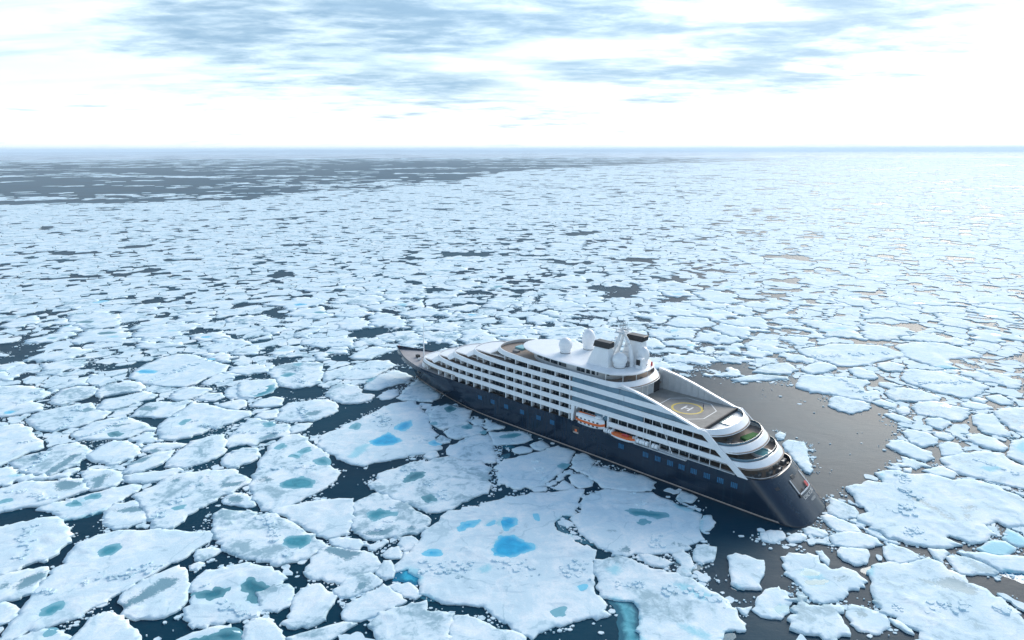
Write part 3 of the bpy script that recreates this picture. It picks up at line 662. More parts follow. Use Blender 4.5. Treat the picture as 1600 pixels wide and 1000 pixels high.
([165.4,213.6,173.0,217.3,179.1,218.0,178.1,210.8,166.1,195.1,162.0,195.1,161.1,200.1,162.6,206.7],
 [('g',[163.1,200.1,167.6,203.3,170.8,202.7,165.9,197.6])], None),
([125.4,178.2,133.7,181.4,140.4,183.5,145.1,181.4,144.0,177.2,146.0,171.2,140.8,162.0,136.0,160.2,132.8,162.8,129.0,165.5,125.2,168.3,124.2,173.1],
 [('w',[131.8,172.1,136.5,173.1,138.1,172.1,133.3,169.7])], None),
([115.3,171.2,122.3,173.6,123.4,169.3,121.2,166.9,117.8,167.9],
 [], None),
([138.4,208.0,145.3,208.7,144.4,204.0,138.0,198.8,136.2,202.7],
 [], None),
([110.5,172.1,112.9,172.3,111.4,169.7,109.8,170.2],
 [], None),
([82.3,188.0,85.9,190.9,90.1,189.1,86.4,179.2,84.7,172.1,83.0,169.3,81.8,171.2,82.1,179.2],
 [], None),
([166.9,227.3,169.7,228.1,171.0,224.9,167.2,221.8,165.3,224.2],
 [], None),
([158.7,221.1,163.6,223.4,167.2,221.1,167.4,217.3,161.9,215.8,158.5,217.3],
 [], None),
([173.2,229.0,179.1,230.6,179.1,224.2,176.8,220.3,172.9,221.1,172.1,225.7],
 [], None),
([142.3,244.5,146.2,243.6,148.5,240.0,142.5,237.0,140.5,240.0],
 [], None),
([128.4,223.4,132.9,225.7,136.0,221.1,133.4,217.3,129.5,219.5],
 [], None),
([138.1,260.1,143.1,262.2,145.9,256.1,144.5,249.2,139.4,247.3,136.3,251.1],
 [], None),
([153.9,267.5,160.5,269.7,163.5,264.3,158.1,257.1,152.3,257.1,151.7,262.2],
 [], None),
([118.4,260.1,128.1,268.6,132.8,268.6,134.5,262.2,127.1,256.1,119.7,254.1],
 [], None),
([128.3,287.2,149.0,297.5,169.9,294.8,172.4,282.4,171.1,277.6,157.0,270.8,144.2,264.3,136.2,264.3,134.7,269.7,129.2,277.6],
 [], None),
([175.1,292.3,187.7,300.1,201.1,297.5,206.3,280.0,201.0,275.3,187.8,274.2,183.6,264.3,184.2,260.1,175.6,262.2,172.0,273.1,171.8,278.8],
 [('L',[173.6,263.3,178.5,265.8,185.6,261.2,181.9,257.5,175.5,258.7])], None),
([85.7,248.3,99.1,254.1,109.5,251.1,107.9,247.9,87.2,245.3],
 [], None),
([107.6,266.4,116.5,268.6,117.1,260.1,111.5,254.5,103.1,254.5,97.6,257.1],
 [], None),
([83.3,195.1,85.5,197.6,86.6,195.7,84.4,192.1,82.6,191.5],
 [], None),
([145.8,180.3,154.5,190.3,159.3,191.5,160.6,188.0,149.3,173.1,146.2,175.1],
 [('w',[151.6,185.7,157.6,189.1,157.9,185.7,151.8,181.4])], None),
([133.5,216.5,137.6,218.8,138.2,216.5,134.9,212.2,132.2,212.2],
 [], None),
]
TRACED_ZONE = [(-207.3, 240.9), (-183.5, 243.8), (-164.8, 249.8), (-159.8, 263.4), (-159.1, 288.1), (-125.3, 276.6), (-105.2, 274.8), (-69.0, 286.1), (-45.7, 284.1), (-27.3, 243.8), (51.7, 162.7), (77.6, 191.2), (79.3, 149.6), (78.9, 133.1), (77.0, 115.5), (72.8, 101.7), (-97.7, 101.7)]


# ------------------------------------------------------------------ water
def make_water():
    S = 90000.0
    me = bpy.data.meshes.new('sea')
    me.from_pydata([(-S, -S, 0), (S, -S, 0), (S, S, 0), (-S, S, 0)], [], [(0, 1, 2, 3)])
    o = new_obj('sea', me, M_WATER)
    tag(o, 'dark calm sea water between the ice floes', 'sea', kind='structure')


make_water()

# ship placement, shared by the ice (which keeps clear of the hull) and the ship itself
SHIP_O = (75.083, 147.589)
SHIP_HEAD = R(137.19)
AX = (math.cos(SHIP_HEAD), math.sin(SHIP_HEAD))
PT = (-AX[1], AX[0])


def ship_to_world(u, v):
    return (SHIP_O[0] + AX[0] * u + PT[0] * v, SHIP_O[1] + AX[1] * u + PT[1] * v)


WL_BOW = [(154.5, 0), (151, 1.4), (145, 3.2), (134.3, 5.8), (122.9, 8.2), (111, 10.0), (100, 10.6)]
WL_STERN = [(8, 10.5), (3.6, 10.0), (0.8, 8.4), (-0.5, 5.5), (-0.8, 2.7), (-0.8, 0)]
TOP_BOW = [(167, 0), (164.8, 1.3), (161.7, 2.7), (157, 5.1), (151.3, 7.3), (146, 8.7), (141, 9.6), (130, 10.45), (118, 10.7)]
TOP_STERN = [(17, 10.7), (13.6, 10.5), (10.9, 9.2), (9.3, 6.2), (8.7, 3.1), (8.6, 0)]


def point_in_poly(pts, poly):
    """numpy even-odd test; pts (n,2), poly (m,2)"""
    pts = np.asarray(pts, float)
    poly = np.asarray(poly, float)
    x, y = pts[:, 0], pts[:, 1]
    inside = np.zeros(len(pts), bool)
    j = len(poly) - 1
    for i in range(len(poly)):
        xi, yi = poly[i]
        xj, yj = poly[j]
        if yi != yj:
            c = ((yi > y) != (yj > y)) & (x < (xj - xi) * (y - yi) / (yj - yi) + xi)
            inside ^= c
        j = i
    return inside


def dist_to_poly(pts, poly):
    pts = np.asarray(pts, float)[:, None, :]
    a = np.asarray(poly, float)
    b = np.roll(a, -1, 0)
    ab = (b - a)[None]
    ap = pts - a[None]
    t = np.clip((ap * ab).sum(2) / np.maximum((ab * ab).sum(2), 1e-9), 0, 1)
    d = ap - ab * t[..., None]
    return np.sqrt((d * d).sum(2)).min(1)


def poly_area(p):
    p = np.asarray(p)
    q = np.roll(p, -1, 0)
    return 0.5 * float((p[:, 0] * q[:, 1] - q[:, 0] * p[:, 1]).sum())


def chaikin(p, f=0.25):
    p = np.asarray(p, float)
    q = np.roll(p, -1, 0)
    out = np.empty((len(p) * 2, 2))
    out[0::2] = p * (1 - f) + q * f
    out[1::2] = p * f + q * (1 - f)
    return out


def densify(p, step):
    out = []
    n = len(p)
    for i in range(n):
        a = np.asarray(p[i], float)
        b = np.asarray(p[(i + 1) % n], float)
        k = max(1, int(math.ceil(np.hypot(*(b - a)) / step)))
        for j in range(k):
            out.append(a + (b - a) * (j / k))
    return np.array(out)


def ragged(p, amp, freq, seed):
    """push an outline in and out with two octaves of noise"""
    p = np.asarray(p, float)
    nrm = np.roll(p, -1, 0) - np.roll(p, 1, 0)
    nrm = np.stack([nrm[:, 1], -nrm[:, 0]], 1)
    nrm /= np.maximum(np.hypot(nrm[:, 0], nrm[:, 1])[:, None], 1e-6)
    d = np.array([0.7 * mnoise.noise((x * freq, y * freq, seed)) + 0.6 * mnoise.noise((x * freq * 2.9, y * freq * 2.9, seed + 9))
                  + 0.45 * mnoise.noise((x * freq * 7, y * freq * 7, seed + 19)) for x, y in p])
    return p + nrm * (d * amp)[:, None]


def to_photo(x, y):
    """where a point of the water stands in the photograph, in percent"""
    th = R(14.295)
    w = y * math.cos(th) + CAM_H * math.sin(th)
    up = y * math.sin(th) - CAM_H * math.cos(th)
    return 50 + 65 * x / w, 50 - 104 * up / w


def set_attr(me, name, vals):
    a = me.attributes.new(name, 'FLOAT', 'POINT')
    a.data.foreach_set('value', np.asarray(vals, np.float32))


def pond_sheet(name, poly, z, mat, parent, c, amp=0.25):
    p = densify(chaikin(chaikin(poly)), 0.8)
    p = ragged(p, amp, 0.5, poly[0][0])
    if poly_area(p) < 0:
        p = p[::-1]
    me = bpy.data.meshes.new(name)
    n = len(p)
    lo, hi = p.min(0), p.max(0)
    gx, gy = np.meshgrid(np.arange(lo[0], hi[0], 1.1), np.arange(lo[1], hi[1], 1.1))
    g = np.stack([gx.ravel(), gy.ravel()], 1)
    g = g[point_in_poly(g, p)]
    if len(g):
        g = g[dist_to_poly(g, p) > 0.5]
    q = np.concatenate([p, g]) if len(g) else p
    vv, ee, ff, ov, oe, of = delaunay_2d_cdt([Vector((float(x) - c[0], float(y) - c[1])) for x, y in q], [(k, (k + 1) % n) for k in range(n)], [], 1, 1e-4)
    W = np.array([(v.x + c[0], v.y + c[1]) for v in vv])
    me.from_pydata([(v.x, v.y, z) for v in vv], [], [list(f) for f in ff])
    dep = np.clip(dist_to_poly(W, p) / 2.4, 0, 1)
    set_attr(me, 'depth', dep)
    return new_obj(name, me, mat, parent)


def is_simple(p):
    n = len(p)
    a = p
    b = np.roll(p, -1, 0)
    d = b - a
    cr = lambda u, v: u[..., 0] * v[..., 1] - u[..., 1] * v[..., 0]
    ac = a[None, :, :] - a[:, None, :]
    den = cr(d[:, None, :], d[None, :, :])
    den = np.where(abs(den) < 1e-12, 1e-12, den)
    t = cr(ac, d[None, :, :]) / den
    u = cr(ac, d[:, None, :]) / den
    hit = (t > 1e-6) & (t < 1 - 1e-6) & (u > 1e-6) & (u < 1 - 1e-6)
    i, j = np.where(hit)
    k = abs(i - j)
    return not ((k > 1) & (k < n - 1)).any()


def make_floe(outline, ponds, label, group, idx, thick=None, tone=None, step=None):
    """one floe: broken rim, snow surface with relief, melt ponds set into it"""
    o = np.asarray(outline, float).reshape(-1, 2)
    if poly_area(o) < 0:
        o = o[::-1]
    A = poly_area(o)
    c = o.mean(0)
    d_cam = math.hypot(*c)
    size = math.sqrt(A)
    st = step or min(1.6, max(0.5, d_cam * 0.0045))
    cen = o.mean(0)
    rim = chaikin(cen + (o - cen) * (1 + 0.35 / np.maximum(np.hypot(*(o - cen).T), 2.0))[:, None], 0.08)
    # angular breaks: straight facets a few metres long, then fine crumbling
    amp = min(0.75, 0.03 * size + 0.12)
    rim = densify(rim, max(1.6, min(4.5, size * 0.13)))
    nr = np.roll(rim, -1, 0) - np.roll(rim, 1, 0)
    nr = np.stack([nr[:, 1], -nr[:, 0]], 1)
    nr /= np.maximum(np.hypot(nr[:, 0], nr[:, 1])[:, None], 1e-6)
    rim = rim + nr * (np.clip(rng.normal(0, 0.6, len(rim)), -1.1, 1.1) * amp)[:, None]
    if not is_simple(rim):
        rim = densify(o, st * 2)
    rim = densify(rim, st)
    rim = ragged(rim, amp * 0.28, 0.9, idx * 1.7)
    if thick is None:
        thick = random.uniform(0.30, 0.55) * (0.75 if size < 8 else 1.0)
    if tone is None:
        tone = random.random()
    n = len(rim)
    # interior points on a jittered grid
    gs = st * 1.25
    x0, y0 = rim.min(0)
    x1, y1 = rim.max(0)
    gx, gy = np.meshgrid(np.arange(x0, x1, gs), np.arange(y0, y1, gs))
    g = np.stack([gx.ravel(), gy.ravel()], 1)
    g = g + rng.uniform(-0.33, 0.33, g.shape) * gs
    g = g[point_in_poly(g, rim)]
    if len(g):
        dg = dist_to_poly(g, rim)
        g = g[dg > gs * 0.45]
    # a ring just inside the rim gives the rim a bevel
    nrm = np.roll(rim, -1, 0) - np.roll(rim, 1, 0)
    nrm = np.stack([-nrm[:, 1], nrm[:, 0]], 1)
    nrm /= np.maximum(np.hypot(nrm[:, 0], nrm[:, 1])[:, None], 1e-6)
    pond_rings = []
    for kind, pl in ponds:
        if kind in 'ctd':
            q = np.asarray(pl, float).reshape(-1, 2)
            pond_rings.append(densify(chaikin(q), st))
    extra = np.concatenate(pond_rings) if pond_rings else np.zeros((0, 2))
    if len(extra):
        extra = extra[point_in_poly(extra, rim)]
        if len(extra):
            extra = extra[dist_to_poly(extra, rim) > 0.3]
    pts = np.concatenate([rim, g, extra]) if len(g) else np.concatenate([rim, extra])
    vv, ee, ff, ov, oe, of = delaunay_2d_cdt([Vector((float(a) - c[0], float(b) - c[1])) for a, b in pts],
                                             [(i, (i + 1) % n) for i in range(n)], [], 1, 1e-4)
    V = np.array([(v.x + c[0], v.y + c[1]) for v in vv])
    faces = [list(f) for f in ff]
    d = dist_to_poly(V, rim)
    on_rim = d < 1e-3
    z = np.empty(len(V))
    for i, (x, y) in enumerate(V):
        nn = mnoise.noise((x * 0.12, y * 0.12, idx)) * 0.5 + mnoise.noise((x * 0.5, y * 0.5, idx + 5)) * 0.3
        ridge = max(0.0, 0.25 - abs(mnoise.noise((x * 0.05 + 3.3, y * 0.05, idx * 0.37)))) * 4.0
        ridge *= max(0.0, mnoise.noise((x * 0.6, y * 0.6, idx + 2.2)) + 0.15)
        z[i] = thick * (0.95 + 0.05 * (1 - math.exp(-d[i] / 1.2))) + (nn * 0.24 + ridge * 0.50) * min(1, d[i] / 1.5) * min(1.0, size / 16)
        if on_rim[i]:
            z[i] = thick * (0.90 + 0.2 * mnoise.noise((x * 0.4, y * 0.4, idx + 3)))
    z = np.maximum(z, 0.12)
    wet = np.zeros(len(V))
    aqua = np.zeros(len(V))
    for kind, pl in ponds:
        q = np.asarray(pl, float).reshape(-1, 2)
        ins = point_in_poly(V, q)
        dq = dist_to_poly(V, q)
        sd = np.where(ins, dq, -dq)
        if kind in 'ctd':
            zp = thick * 0.62
            f = np.clip(-sd / 1.5, -1, 1)
            sh = np.array([mnoise.noise((x * 0.8, y * 0.8, idx + 11.0)) + 0.6 * mnoise.noise((x * 2.1, y * 2.1, idx + 17.0)) for x, y in V])
            zt = zp - 0.04 + 0.14 * f + 0.075 * sh
            zt = np.where(sd > 1.2, np.minimum(zt, zp - 0.06), zt)
            w = np.clip((sd + 2.6) / 1.4, 0, 1)
            z = z * (1 - w) + np.maximum(zt, 0.1) * w
            if kind == 'c':
                aqua = np.maximum(aqua, np.clip(0.8 + sd / 2.0, 0, 1) * 0.85)
            else:
                wet = np.maximum(wet, np.clip(0.7 + sd / 1.2, 0, 1) * 0.3)
                aqua = np.maximum(aqua, np.clip(0.8 + sd / 2.2, 0, 1) * 0.7)
        elif kind == 'g':
            wet = np.maximum(wet, np.clip(0.55 + sd / 2.4, 0, 1))
            f = np.clip(0.5 + sd / 2.0, 0, 1)
            z = z * (1 - 0.35 * f)
        elif kind == 'w':
            aqua = np.maximum(aqua, np.clip(0.6 + sd / 3.0, 0, 1))
        elif kind in 'LCK':
            aqua = np.maximum(aqua, np.clip(0.45 + sd / 2.2, 0, 1) * 0.8)
    # skirt: the rim loop drops below the water
    rim_ids = {}
    loop = []
    for i in range(n):
        # original rim vertices keep their input index in ov
        pass
    idx_of = {}
    for k, lst in enumerate(ov):
        for i in lst:
            idx_of[i] = k
    loop = [idx_of[i] for i in range(n) if i in idx_of]
    verts = [(V[i, 0] - c[0], V[i, 1] - c[1], z[i]) for i in range(len(V))]
    base = len(verts)
    for k, i in enumerate(loop):
        verts.append((V[i, 0] - c[0], V[i, 1] - c[1], -0.35))
    m = len(loop)
    for k in range(m):
        a, b = loop[k], loop[(k + 1) % m]
        faces.append([a, base + k, base + (k + 1) % m, b])
    me = bpy.data.meshes.new('ice_floe')
    me.from_pydata(verts, [], faces)
    set_attr(me, 'wet', np.concatenate([wet, np.zeros(m)]))
    set_attr(me, 'aqua', np.concatenate([aqua, np.full(m, 0.4)]))
    set_attr(me, 'tone', np.full(len(verts), tone))
    ed = np.clip(1 - d / 0.45, 0, 1)
    set_attr(me, 'edge', np.concatenate([ed * 0.1, np.ones(m)]))
    me.polygons.foreach_set('use_smooth', [i < len(faces) - m for i in range(len(faces))])
    ob = new_obj('ice_floe', me, M_SNOW)
    ob.location = (c[0], c[1], 0)
    tag(ob, label, 'ice floe', group)
    if A > 260 and d_cam < 330:
        # pressure ridge: blocks of broken ice pushed up along a line
        rb, rz, rt = [], [], []
        rs = random.Random(idx * 13 + 1)
        a = rs.uniform(0, 3.14)
        p0 = c + np.array([math.cos(a + 1.57), math.sin(a + 1.57)]) * rs.uniform(-0.2, 0.2) * size
        for _ in range(int(40 + A * 0.12)):
            s_ = rs.uniform(-0.55, 0.55) * size
            wob = 0.10 * size * mnoise.noise((s_ * 0.12, idx, 3.0))
            q = p0 + np.array([math.cos(a), math.sin(a)]) * s_ + np.array([-math.sin(a), math.cos(a)]) * (wob + rs.gauss(0, 0.035) * size)
            if mnoise.noise((s_ * 0.2, idx * 2.0, 7.0)) < -0.1:
                continue
            rr = 0.18 + rs.expovariate(4.0)
            rr = min(rr, 0.9)
            k5 = rs.randint(4, 6)
            ph = rs.uniform(0, 6.28)
            rb.append(np.array([(q[0] - c[0] + rr * rs.uniform(0.7, 1.2) * math.cos(ph + 6.283 * j / k5), q[1] - c[1] + rr * rs.uniform(0.7, 1.2) * math.sin(ph + 6.283 * j / k5)) for j in range(k5)]))
            rz.append(thick + rs.uniform(0.08, 0.42) * min(1, rr * 2))
            rt.append(rs.random())
        if rb:
            cc = np.array([t_.mean(0) + c for t_ in rb])
            okr = point_in_poly(cc, rim) & (dist_to_poly(cc, rim) > 0.8)
            for kind, pl in ponds:
                if kind in 'ctd':
                    qq = np.asarray(pl, float).reshape(-1, 2)
                    okr &= ~point_in_poly(cc, qq) & (dist_to_poly(cc, qq) > 1.8)
            sel = [j for j in range(len(rb)) if okr[j]]
            if sel:
                ro = stuff_mesh('ridge_blocks', [rb[j] for j in sel], [rz[j] for j in sel], [rt[j] for j in sel], M_SNOW)
                ro.parent = ob
                ro['kind'] = 'stuff'
    for pk, (kind, pl) in enumerate(ponds):
        q = np.asarray(pl, float).reshape(-1, 2)
        if kind in 'ctd':
            qc = q.mean(0)
            qg = qc + (q - qc) * (1 + 1.3 / np.maximum(np.hypot(*(q - qc).T), 1.0))[:, None]
            pond_sheet('melt_pond', qg, thick * 0.62 + 0.004 * pk, M_POND[kind], ob, c, 0.1)
        elif kind == 'L':
            pond_sheet('submerged_ledge', q, 0.03 + 0.004 * pk + 0.0013 * (idx % 11), M_LEDGE, ob, c, 0.5)
        elif kind in 'CK':
            pond_sheet('submerged_ledge', q, 0.03 + 0.004 * pk + 0.0013 * (idx % 11), M_LEDGE_C, ob, c, 0.5)
    return ob


# ------------------------------------------------------------------ pack ice beyond the traced floes: Voronoi floes
TIGHT = [(-207.3, 240.9), (-159.8, 263.4), (-159.1, 288.1), (-105.2, 274.8), (-100, 262), (-88, 214), (-86, 186), (-90, 166), (-107, 156), (-136, 150), (-150, 152)]
POOL = [(72, 245), (84, 244), (108, 244), (107, 240), (117, 229), (113, 218), (127, 221), (129, 209), (125, 196), (119, 191), (115, 187), (115, 177), (103, 172), (94, 164), (86, 153), (80, 150), (77, 196)]
LEAD_EDGE = [(-3000, 900), (-1006, 1057), (-832, 1094), (-654, 1148), (-483, 1273), (-431, 1520), (-297, 1570), (-181, 1921), (0, 2922), (787, 4202), (2130, 5693), (6000, 9000)]


def lead_factor(x, y):
    """0 in the closed pack, 1 in the wide open lead beyond it"""
    lx = [a for a, b in LEAD_EDGE]
    ly = [b for a, b in LEAD_EDGE]
    yb = float(np.interp(x, lx, ly))
    wob = 1 + 0.10 * mnoise.noise((x * 0.004, y * 0.004, 1.5)) + 0.05 * mnoise.noise((x * 0.015, y * 0.015, 4.5))
    f = (y / (yb * wob) - 1) / 0.05
    return max(0.0, min(1.0, f))


def fracture(seeds, owner):
    """Voronoi cells of fine seeds, joined by owner: irregular outlines, one list of loops for each owner"""
    vv, ee, ff, ov, oe, of = delaunay_2d_cdt([Vector((float(a), float(b))) for a, b in seeds], [], [], 0, 1e-5)
    V = np.array([(v.x, v.y) for v in vv])
    own = np.full(len(V), -1)
    for k, lst in enumerate(ov):
        if len(lst):
            own[k] = owner[min(lst)]
    F = np.array([list(f) for f in ff if len(f) == 3])
    a, b, cc = V[F[:, 0]], V[F[:, 1]], V[F[:, 2]]
    D = 2 * (a[:, 0] * (b[:, 1] - cc[:, 1]) + b[:, 0] * (cc[:, 1] - a[:, 1]) + cc[:, 0] * (a[:, 1] - b[:, 1]))
    D = np.where(abs(D) < 1e-9, 1e-9, D)
    a2, b2, c2 = (a * a).sum(1), (b * b).sum(1), (cc * cc).sum(1)
    ux = (a2 * (b[:, 1] - cc[:, 1]) + b2 * (cc[:, 1] - a[:, 1]) + c2 * (a[:, 1] - b[:, 1])) / D
    uy = (a2 * (cc[:, 0] - b[:, 0]) + b2 * (a[:, 0] - cc[:, 0]) + c2 * (b[:, 0] - a[:, 0])) / D
    C = np.stack([ux, uy], 1)
    # keep circumcentres of slivers near their triangle
    mid = (a + b + cc) / 3
    rad = np.sqrt(((a - mid) ** 2).sum(1)).clip(0.5)
    off = C - mid
    ln = np.hypot(off[:, 0], off[:, 1])
    C = mid + off * np.minimum(1, 1.6 * rad / np.maximum(ln, 1e-6))[:, None]
    half = {}
    for fi in range(len(F)):
        f = F[fi]
        for q in range(3):
            half[(f[q], f[(q + 1) % 3])] = fi
    # directed boundary edges: dual of (i -> j) runs with i on its left
    nxt = {}
    for (i, j), fi in half.items():
        oi, oj = own[i], own[j]
        if oi != oj and oi >= 0:
            fj = half.get((j, i))
            if fj is not None:
                nxt.setdefault(oi, {})[fj] = fi
    loops = {}
    for o, mp_ in nxt.items():
        best = None
        left = set(mp_)
        while left:
            st = left.pop()
            lp = [st]
            cur = mp_[st]
            ok = True
            while cur != st:
                if cur not in left:
                    ok = False
                    break
                left.discard(cur)
                lp.append(cur)
                cur = mp_[cur]
            if ok and len(lp) > 2 and (best is None or len(lp) > len(best)):
                best = lp
        if best:
            loops[o] = C[best]
    return loops


def make_pack():
    zone = np.array(TRACED_ZONE)
    # one centre for each floe; sizes differ widely
    cen = []
    s = 13.5
    for iy in range(int(45 / s), int(1500 / s)):
        y = iy * s
        half = 0.98 * y + 90
        for ix in range(int(-half / s) - 1, int(half / s) + 2):
            if random.random() < 0.48:
                continue
            px = ix * s + random.uniform(-0.6, 0.6) * s
            py = y + random.uniform(-0.6, 0.6) * s
            if math.hypot(px, py) > 1450:
                continue
            cen.append((px, py, random.uniform(0.75, 1.3)))
            if random.random() < 0.5 and py < 900:
                for _ in range(random.randint(1, 3)):
                    a = random.uniform(0, 6.28)
                    r = random.uniform(4, 9)
                    cen.append((px + r * math.cos(a), py + r * math.sin(a), random.uniform(1.1, 1.9)))
    q = 0.0125
    r = 1450.0
    while r < 9000:
        a = R(36)
        while a < R(144):
            if random.random() > 0.40:
                rr = r * (1 + random.uniform(-0.6, 0.6) * q)
                aa = a + random.uniform(-0.6, 0.6) * q
                cen.append((rr * math.cos(aa), rr * math.sin(aa), random.uniform(0.8, 1.25)))
            a += q
        r *= 1 + q
    from mathutils.kdtree import KDTree
    kd = KDTree(len(cen))
    for i, (x, y, w) in enumerate(cen):
        kd.insert((x, y, 0), i)
    kd.balance()
    seeds = []
    r = 62.0
    while r < 9000:
        q = 0.0098 if r < 1500 else 0.0100
        st = max(q, 2.4 / r)
        a = R(30 if r < 1500 else 36)
        while a < R(150 if r < 1500 else 144):
            rr = r * (1 + random.uniform(-0.5, 0.5) * st)
            aa = a + random.uniform(-0.5, 0.5) * st
            seeds.append((rr * math.cos(aa), rr * math.sin(aa)))
            a += st
        r *= 1 + st
    seeds = np.array(seeds)
    inz = point_in_poly(seeds, zone)
    hull = [ship_to_world(u, v * 1.1) for u, v in WL_BOW + WL_STERN] + [ship_to_world(u, -v * 1.1) for u, v in reversed(WL_BOW + WL_STERN)]
    owner = []
    for x, y in seeds:
        d = math.hypot(x, y)
        wob = min(4.0, d * 0.008)
        wx = x + wob * mnoise.noise((x * 0.12, y * 0.12, 1.0)) if d < 1500 else x
        wy = y + wob * mnoise.noise((x * 0.12, y * 0.12, 6.0)) if d < 1500 else y
        near = kd.find_n((wx, wy, 0), 5)
        ws = sorted((t[2] * cen[t[1]][2], t[1]) for t in near)
        # loose pack: a strip along each boundary is open water, wider here, narrower there
        if d < 1450:
            k_ = max(0.30, min(1.0, 1.0 - (d - 300) / 700))
            wide = k_ * (0.9 + 1.9 * mnoise.noise((x * 0.018, y * 0.018, 9.0)) + 2.6 * mnoise.noise((x * 0.07, y * 0.07, 3.0)))
        else:
            wide = d * (0.0002 + 0.0022 * mnoise.noise((x * 0.004, y * 0.008, 9.0)))
        owner.append(-2 if ws[1][0] - ws[0][0] < wide else ws[0][1])
    owner = np.array(owner)
    # among the big floes near the ship only part of the gaps holds smaller pieces
    tight = point_in_poly(seeds, TIGHT)
    for j in np.where(inz)[0]:
        x, y = seeds[j]
        dens = mnoise.noise((x * 0.05, y * 0.05, 12.0)) + (0.35 if tight[j] else -0.12)
        if dens < 0:
            owner[j] = -2
    owner[point_in_poly(seeds, hull)] = -2
    owner[point_in_poly(seeds, POOL)] = -2
    traced = [np.asarray(f[0], float).reshape(-1, 2) for f in FLOES]
    for p in traced:
        lo, hi = p.min(0), p.max(0)
        m = (seeds > lo).all(1) & (seeds < hi).all(1)
        if m.any():
            k = np.where(m)[0]
            owner[k[point_in_poly(seeds[k], p)]] = -2
    # ring of blockers just inside everything that must stay clear
    bl = [densify(hull, 2.5)]
    for p in traced:
        bl.append(densify(p, 2.0))
    bl = np.concatenate(bl)
    seeds = np.concatenate([seeds, bl])
    owner = np.concatenate([owner, np.full(len(bl), -2)])
    loops = fracture(seeds, owner)
    out = []
    for k, p in loops.items():
        c = p.mean(0)
        d = math.hypot(*c)
        rad = np.hypot(*(p - c).T)
        if rad.max() > (45 if d < 1450 else d * 0.045):
            continue
        lf = lead_factor(*c)
        streak = mnoise.noise((c[0] * 0.0009, c[1] * 0.0035, 8.0)) + 0.5 * mnoise.noise((c[0] * 0.004, c[1] * 0.012, 3.0))
        openness = mnoise.noise((c[0] * 0.011, c[1] * 0.011, 5.0))
        keep = 0.97 - max(0, openness) * (0.16 if d < 600 else 0.06)
        if lf > 0:
            open_keep = 0.02 + 0.75 * max(0.0, min(1.0, streak * 2.0 - 0.05)) + 0.7 * max(0, min(1, (d - 5000) / 4500))
            keep = keep * (1 - lf) + min(0.95, open_keep) * lf
        if random.random() > keep:
            continue
        gap = random.uniform(0.15, 0.7) if d < 1450 else d * random.uniform(0.0002, 0.0007)
        if random.random() < 0.12:
            gap *= 2.2
        if lf > 0.5:
            gap += d * 0.0008
        A = abs(poly_area(p))
        gap = min(gap, 0.15 * math.sqrt(A))
        dd = np.roll(p, -1, 0) - np.roll(p, 1, 0)
        nn = np.stack([-dd[:, 1], dd[:, 0]], 1)
        nn /= np.maximum(np.hypot(nn[:, 0], nn[:, 1])[:, None], 1e-6)
        if poly_area(p) < 0:
            nn = -nn
        q0 = p
        p = q0 + nn * gap
        if not is_simple(p):
            p = q0 + nn * (gap * 0.4)
            if not is_simple(p):
                c0 = q0.mean(0)
                p = c0 + (q0 - c0) * 0.94
                if not is_simple(p):
                    continue
        A = abs(poly_area(p))
        if A < (2 if d < 1450 else 20):
            continue
        out.append((p, c, d, A))
    return out


def rough_fast(p, size, seed):
    p = chaikin(p, 0.22)
    c = p.mean(0)
    j = np.array([mnoise.noise((x * 0.3 + seed, y * 0.3, 0.5)) for x, y in p])
    return c + (p - c) * (1 + 0.04 * j)[:, None]


def stuff_mesh(name, polys, zs, tones, mat):
    """many floes as one mesh: top n-gon, side skirt"""
    nv = sum(len(p) * 2 for p in polys)
    co = np.empty((nv, 3), np.float32)
    tone = np.empty(nv, np.float32)
    edge = np.empty(nv, np.float32)
    loops, starts, tots = [], [], []
    o = 0
    ls = 0
    for p, z, tn in zip(polys, zs, tones):
        n = len(p)
        if poly_area(p) < 0:
            p = p[::-1]
        co[o:o + n, :2] = p
        co[o:o + n, 2] = z
        co[o + n:o + 2 * n, :2] = p
        co[o + n:o + 2 * n, 2] = -0.2
        tone[o:o + 2 * n] = tn
        edge[o:o + n] = 0.12
        edge[o + n:o + 2 * n] = 1
        loops.append(np.arange(o, o + n)); starts.append(ls); tots.append(n); ls += n
        i = np.arange(n)
        k = (i + 1) % n
        q = np.stack([o + i, o + n + i, o + n + k, o + k], 1).ravel()
        loops.append(q)
        for a in range(n):
            starts.append(ls + 4 * a); tots.append(4)
        ls += 4 * n
        o += 2 * n
    lp = np.concatenate(loops).astype(np.int32)
    me = bpy.data.meshes.new(name)
    me.vertices.add(nv)
    me.vertices.foreach_set('co', co.ravel())
    me.loops.add(len(lp))
    me.loops.foreach_set('vertex_index', lp)
    me.polygons.add(len(starts))
    me.polygons.foreach_set('loop_start', np.array(starts, np.int32))
    me.polygons.foreach_set('loop_total', np.array(tots, np.int32))
    me.update(calc_edges=True)
    me.validate()
    me.polygons.foreach_set('use_smooth', [False] * len(me.polygons))
    set_attr(me, 'tone', tone)
    set_attr(me, 'edge', edge)
    return new_obj(name, me, mat)


DIRS = ['to the right of', 'to the upper right of', 'above', 'to the upper left of', 'to the left of', 'to the lower left of', 'below', 'to the lower right of']


def in_words(n):
    ones = 'zero one two three four five six seven eight nine ten eleven twelve thirteen fourteen fifteen sixteen seventeen eighteen nineteen'.split()
    tens = '_ _ twenty thirty forty fifty sixty seventy eighty ninety'.split()
    n = max(0, min(99, int(round(n))))
    return ones[n] if n < 20 else tens[n // 10] + ('-' + ones[n % 10] if n % 10 else '')


def size_word(A):
    return 'tiny' if A < 12 else 'small' if A < 45 else 'mid-sized' if A < 160 else 'large'


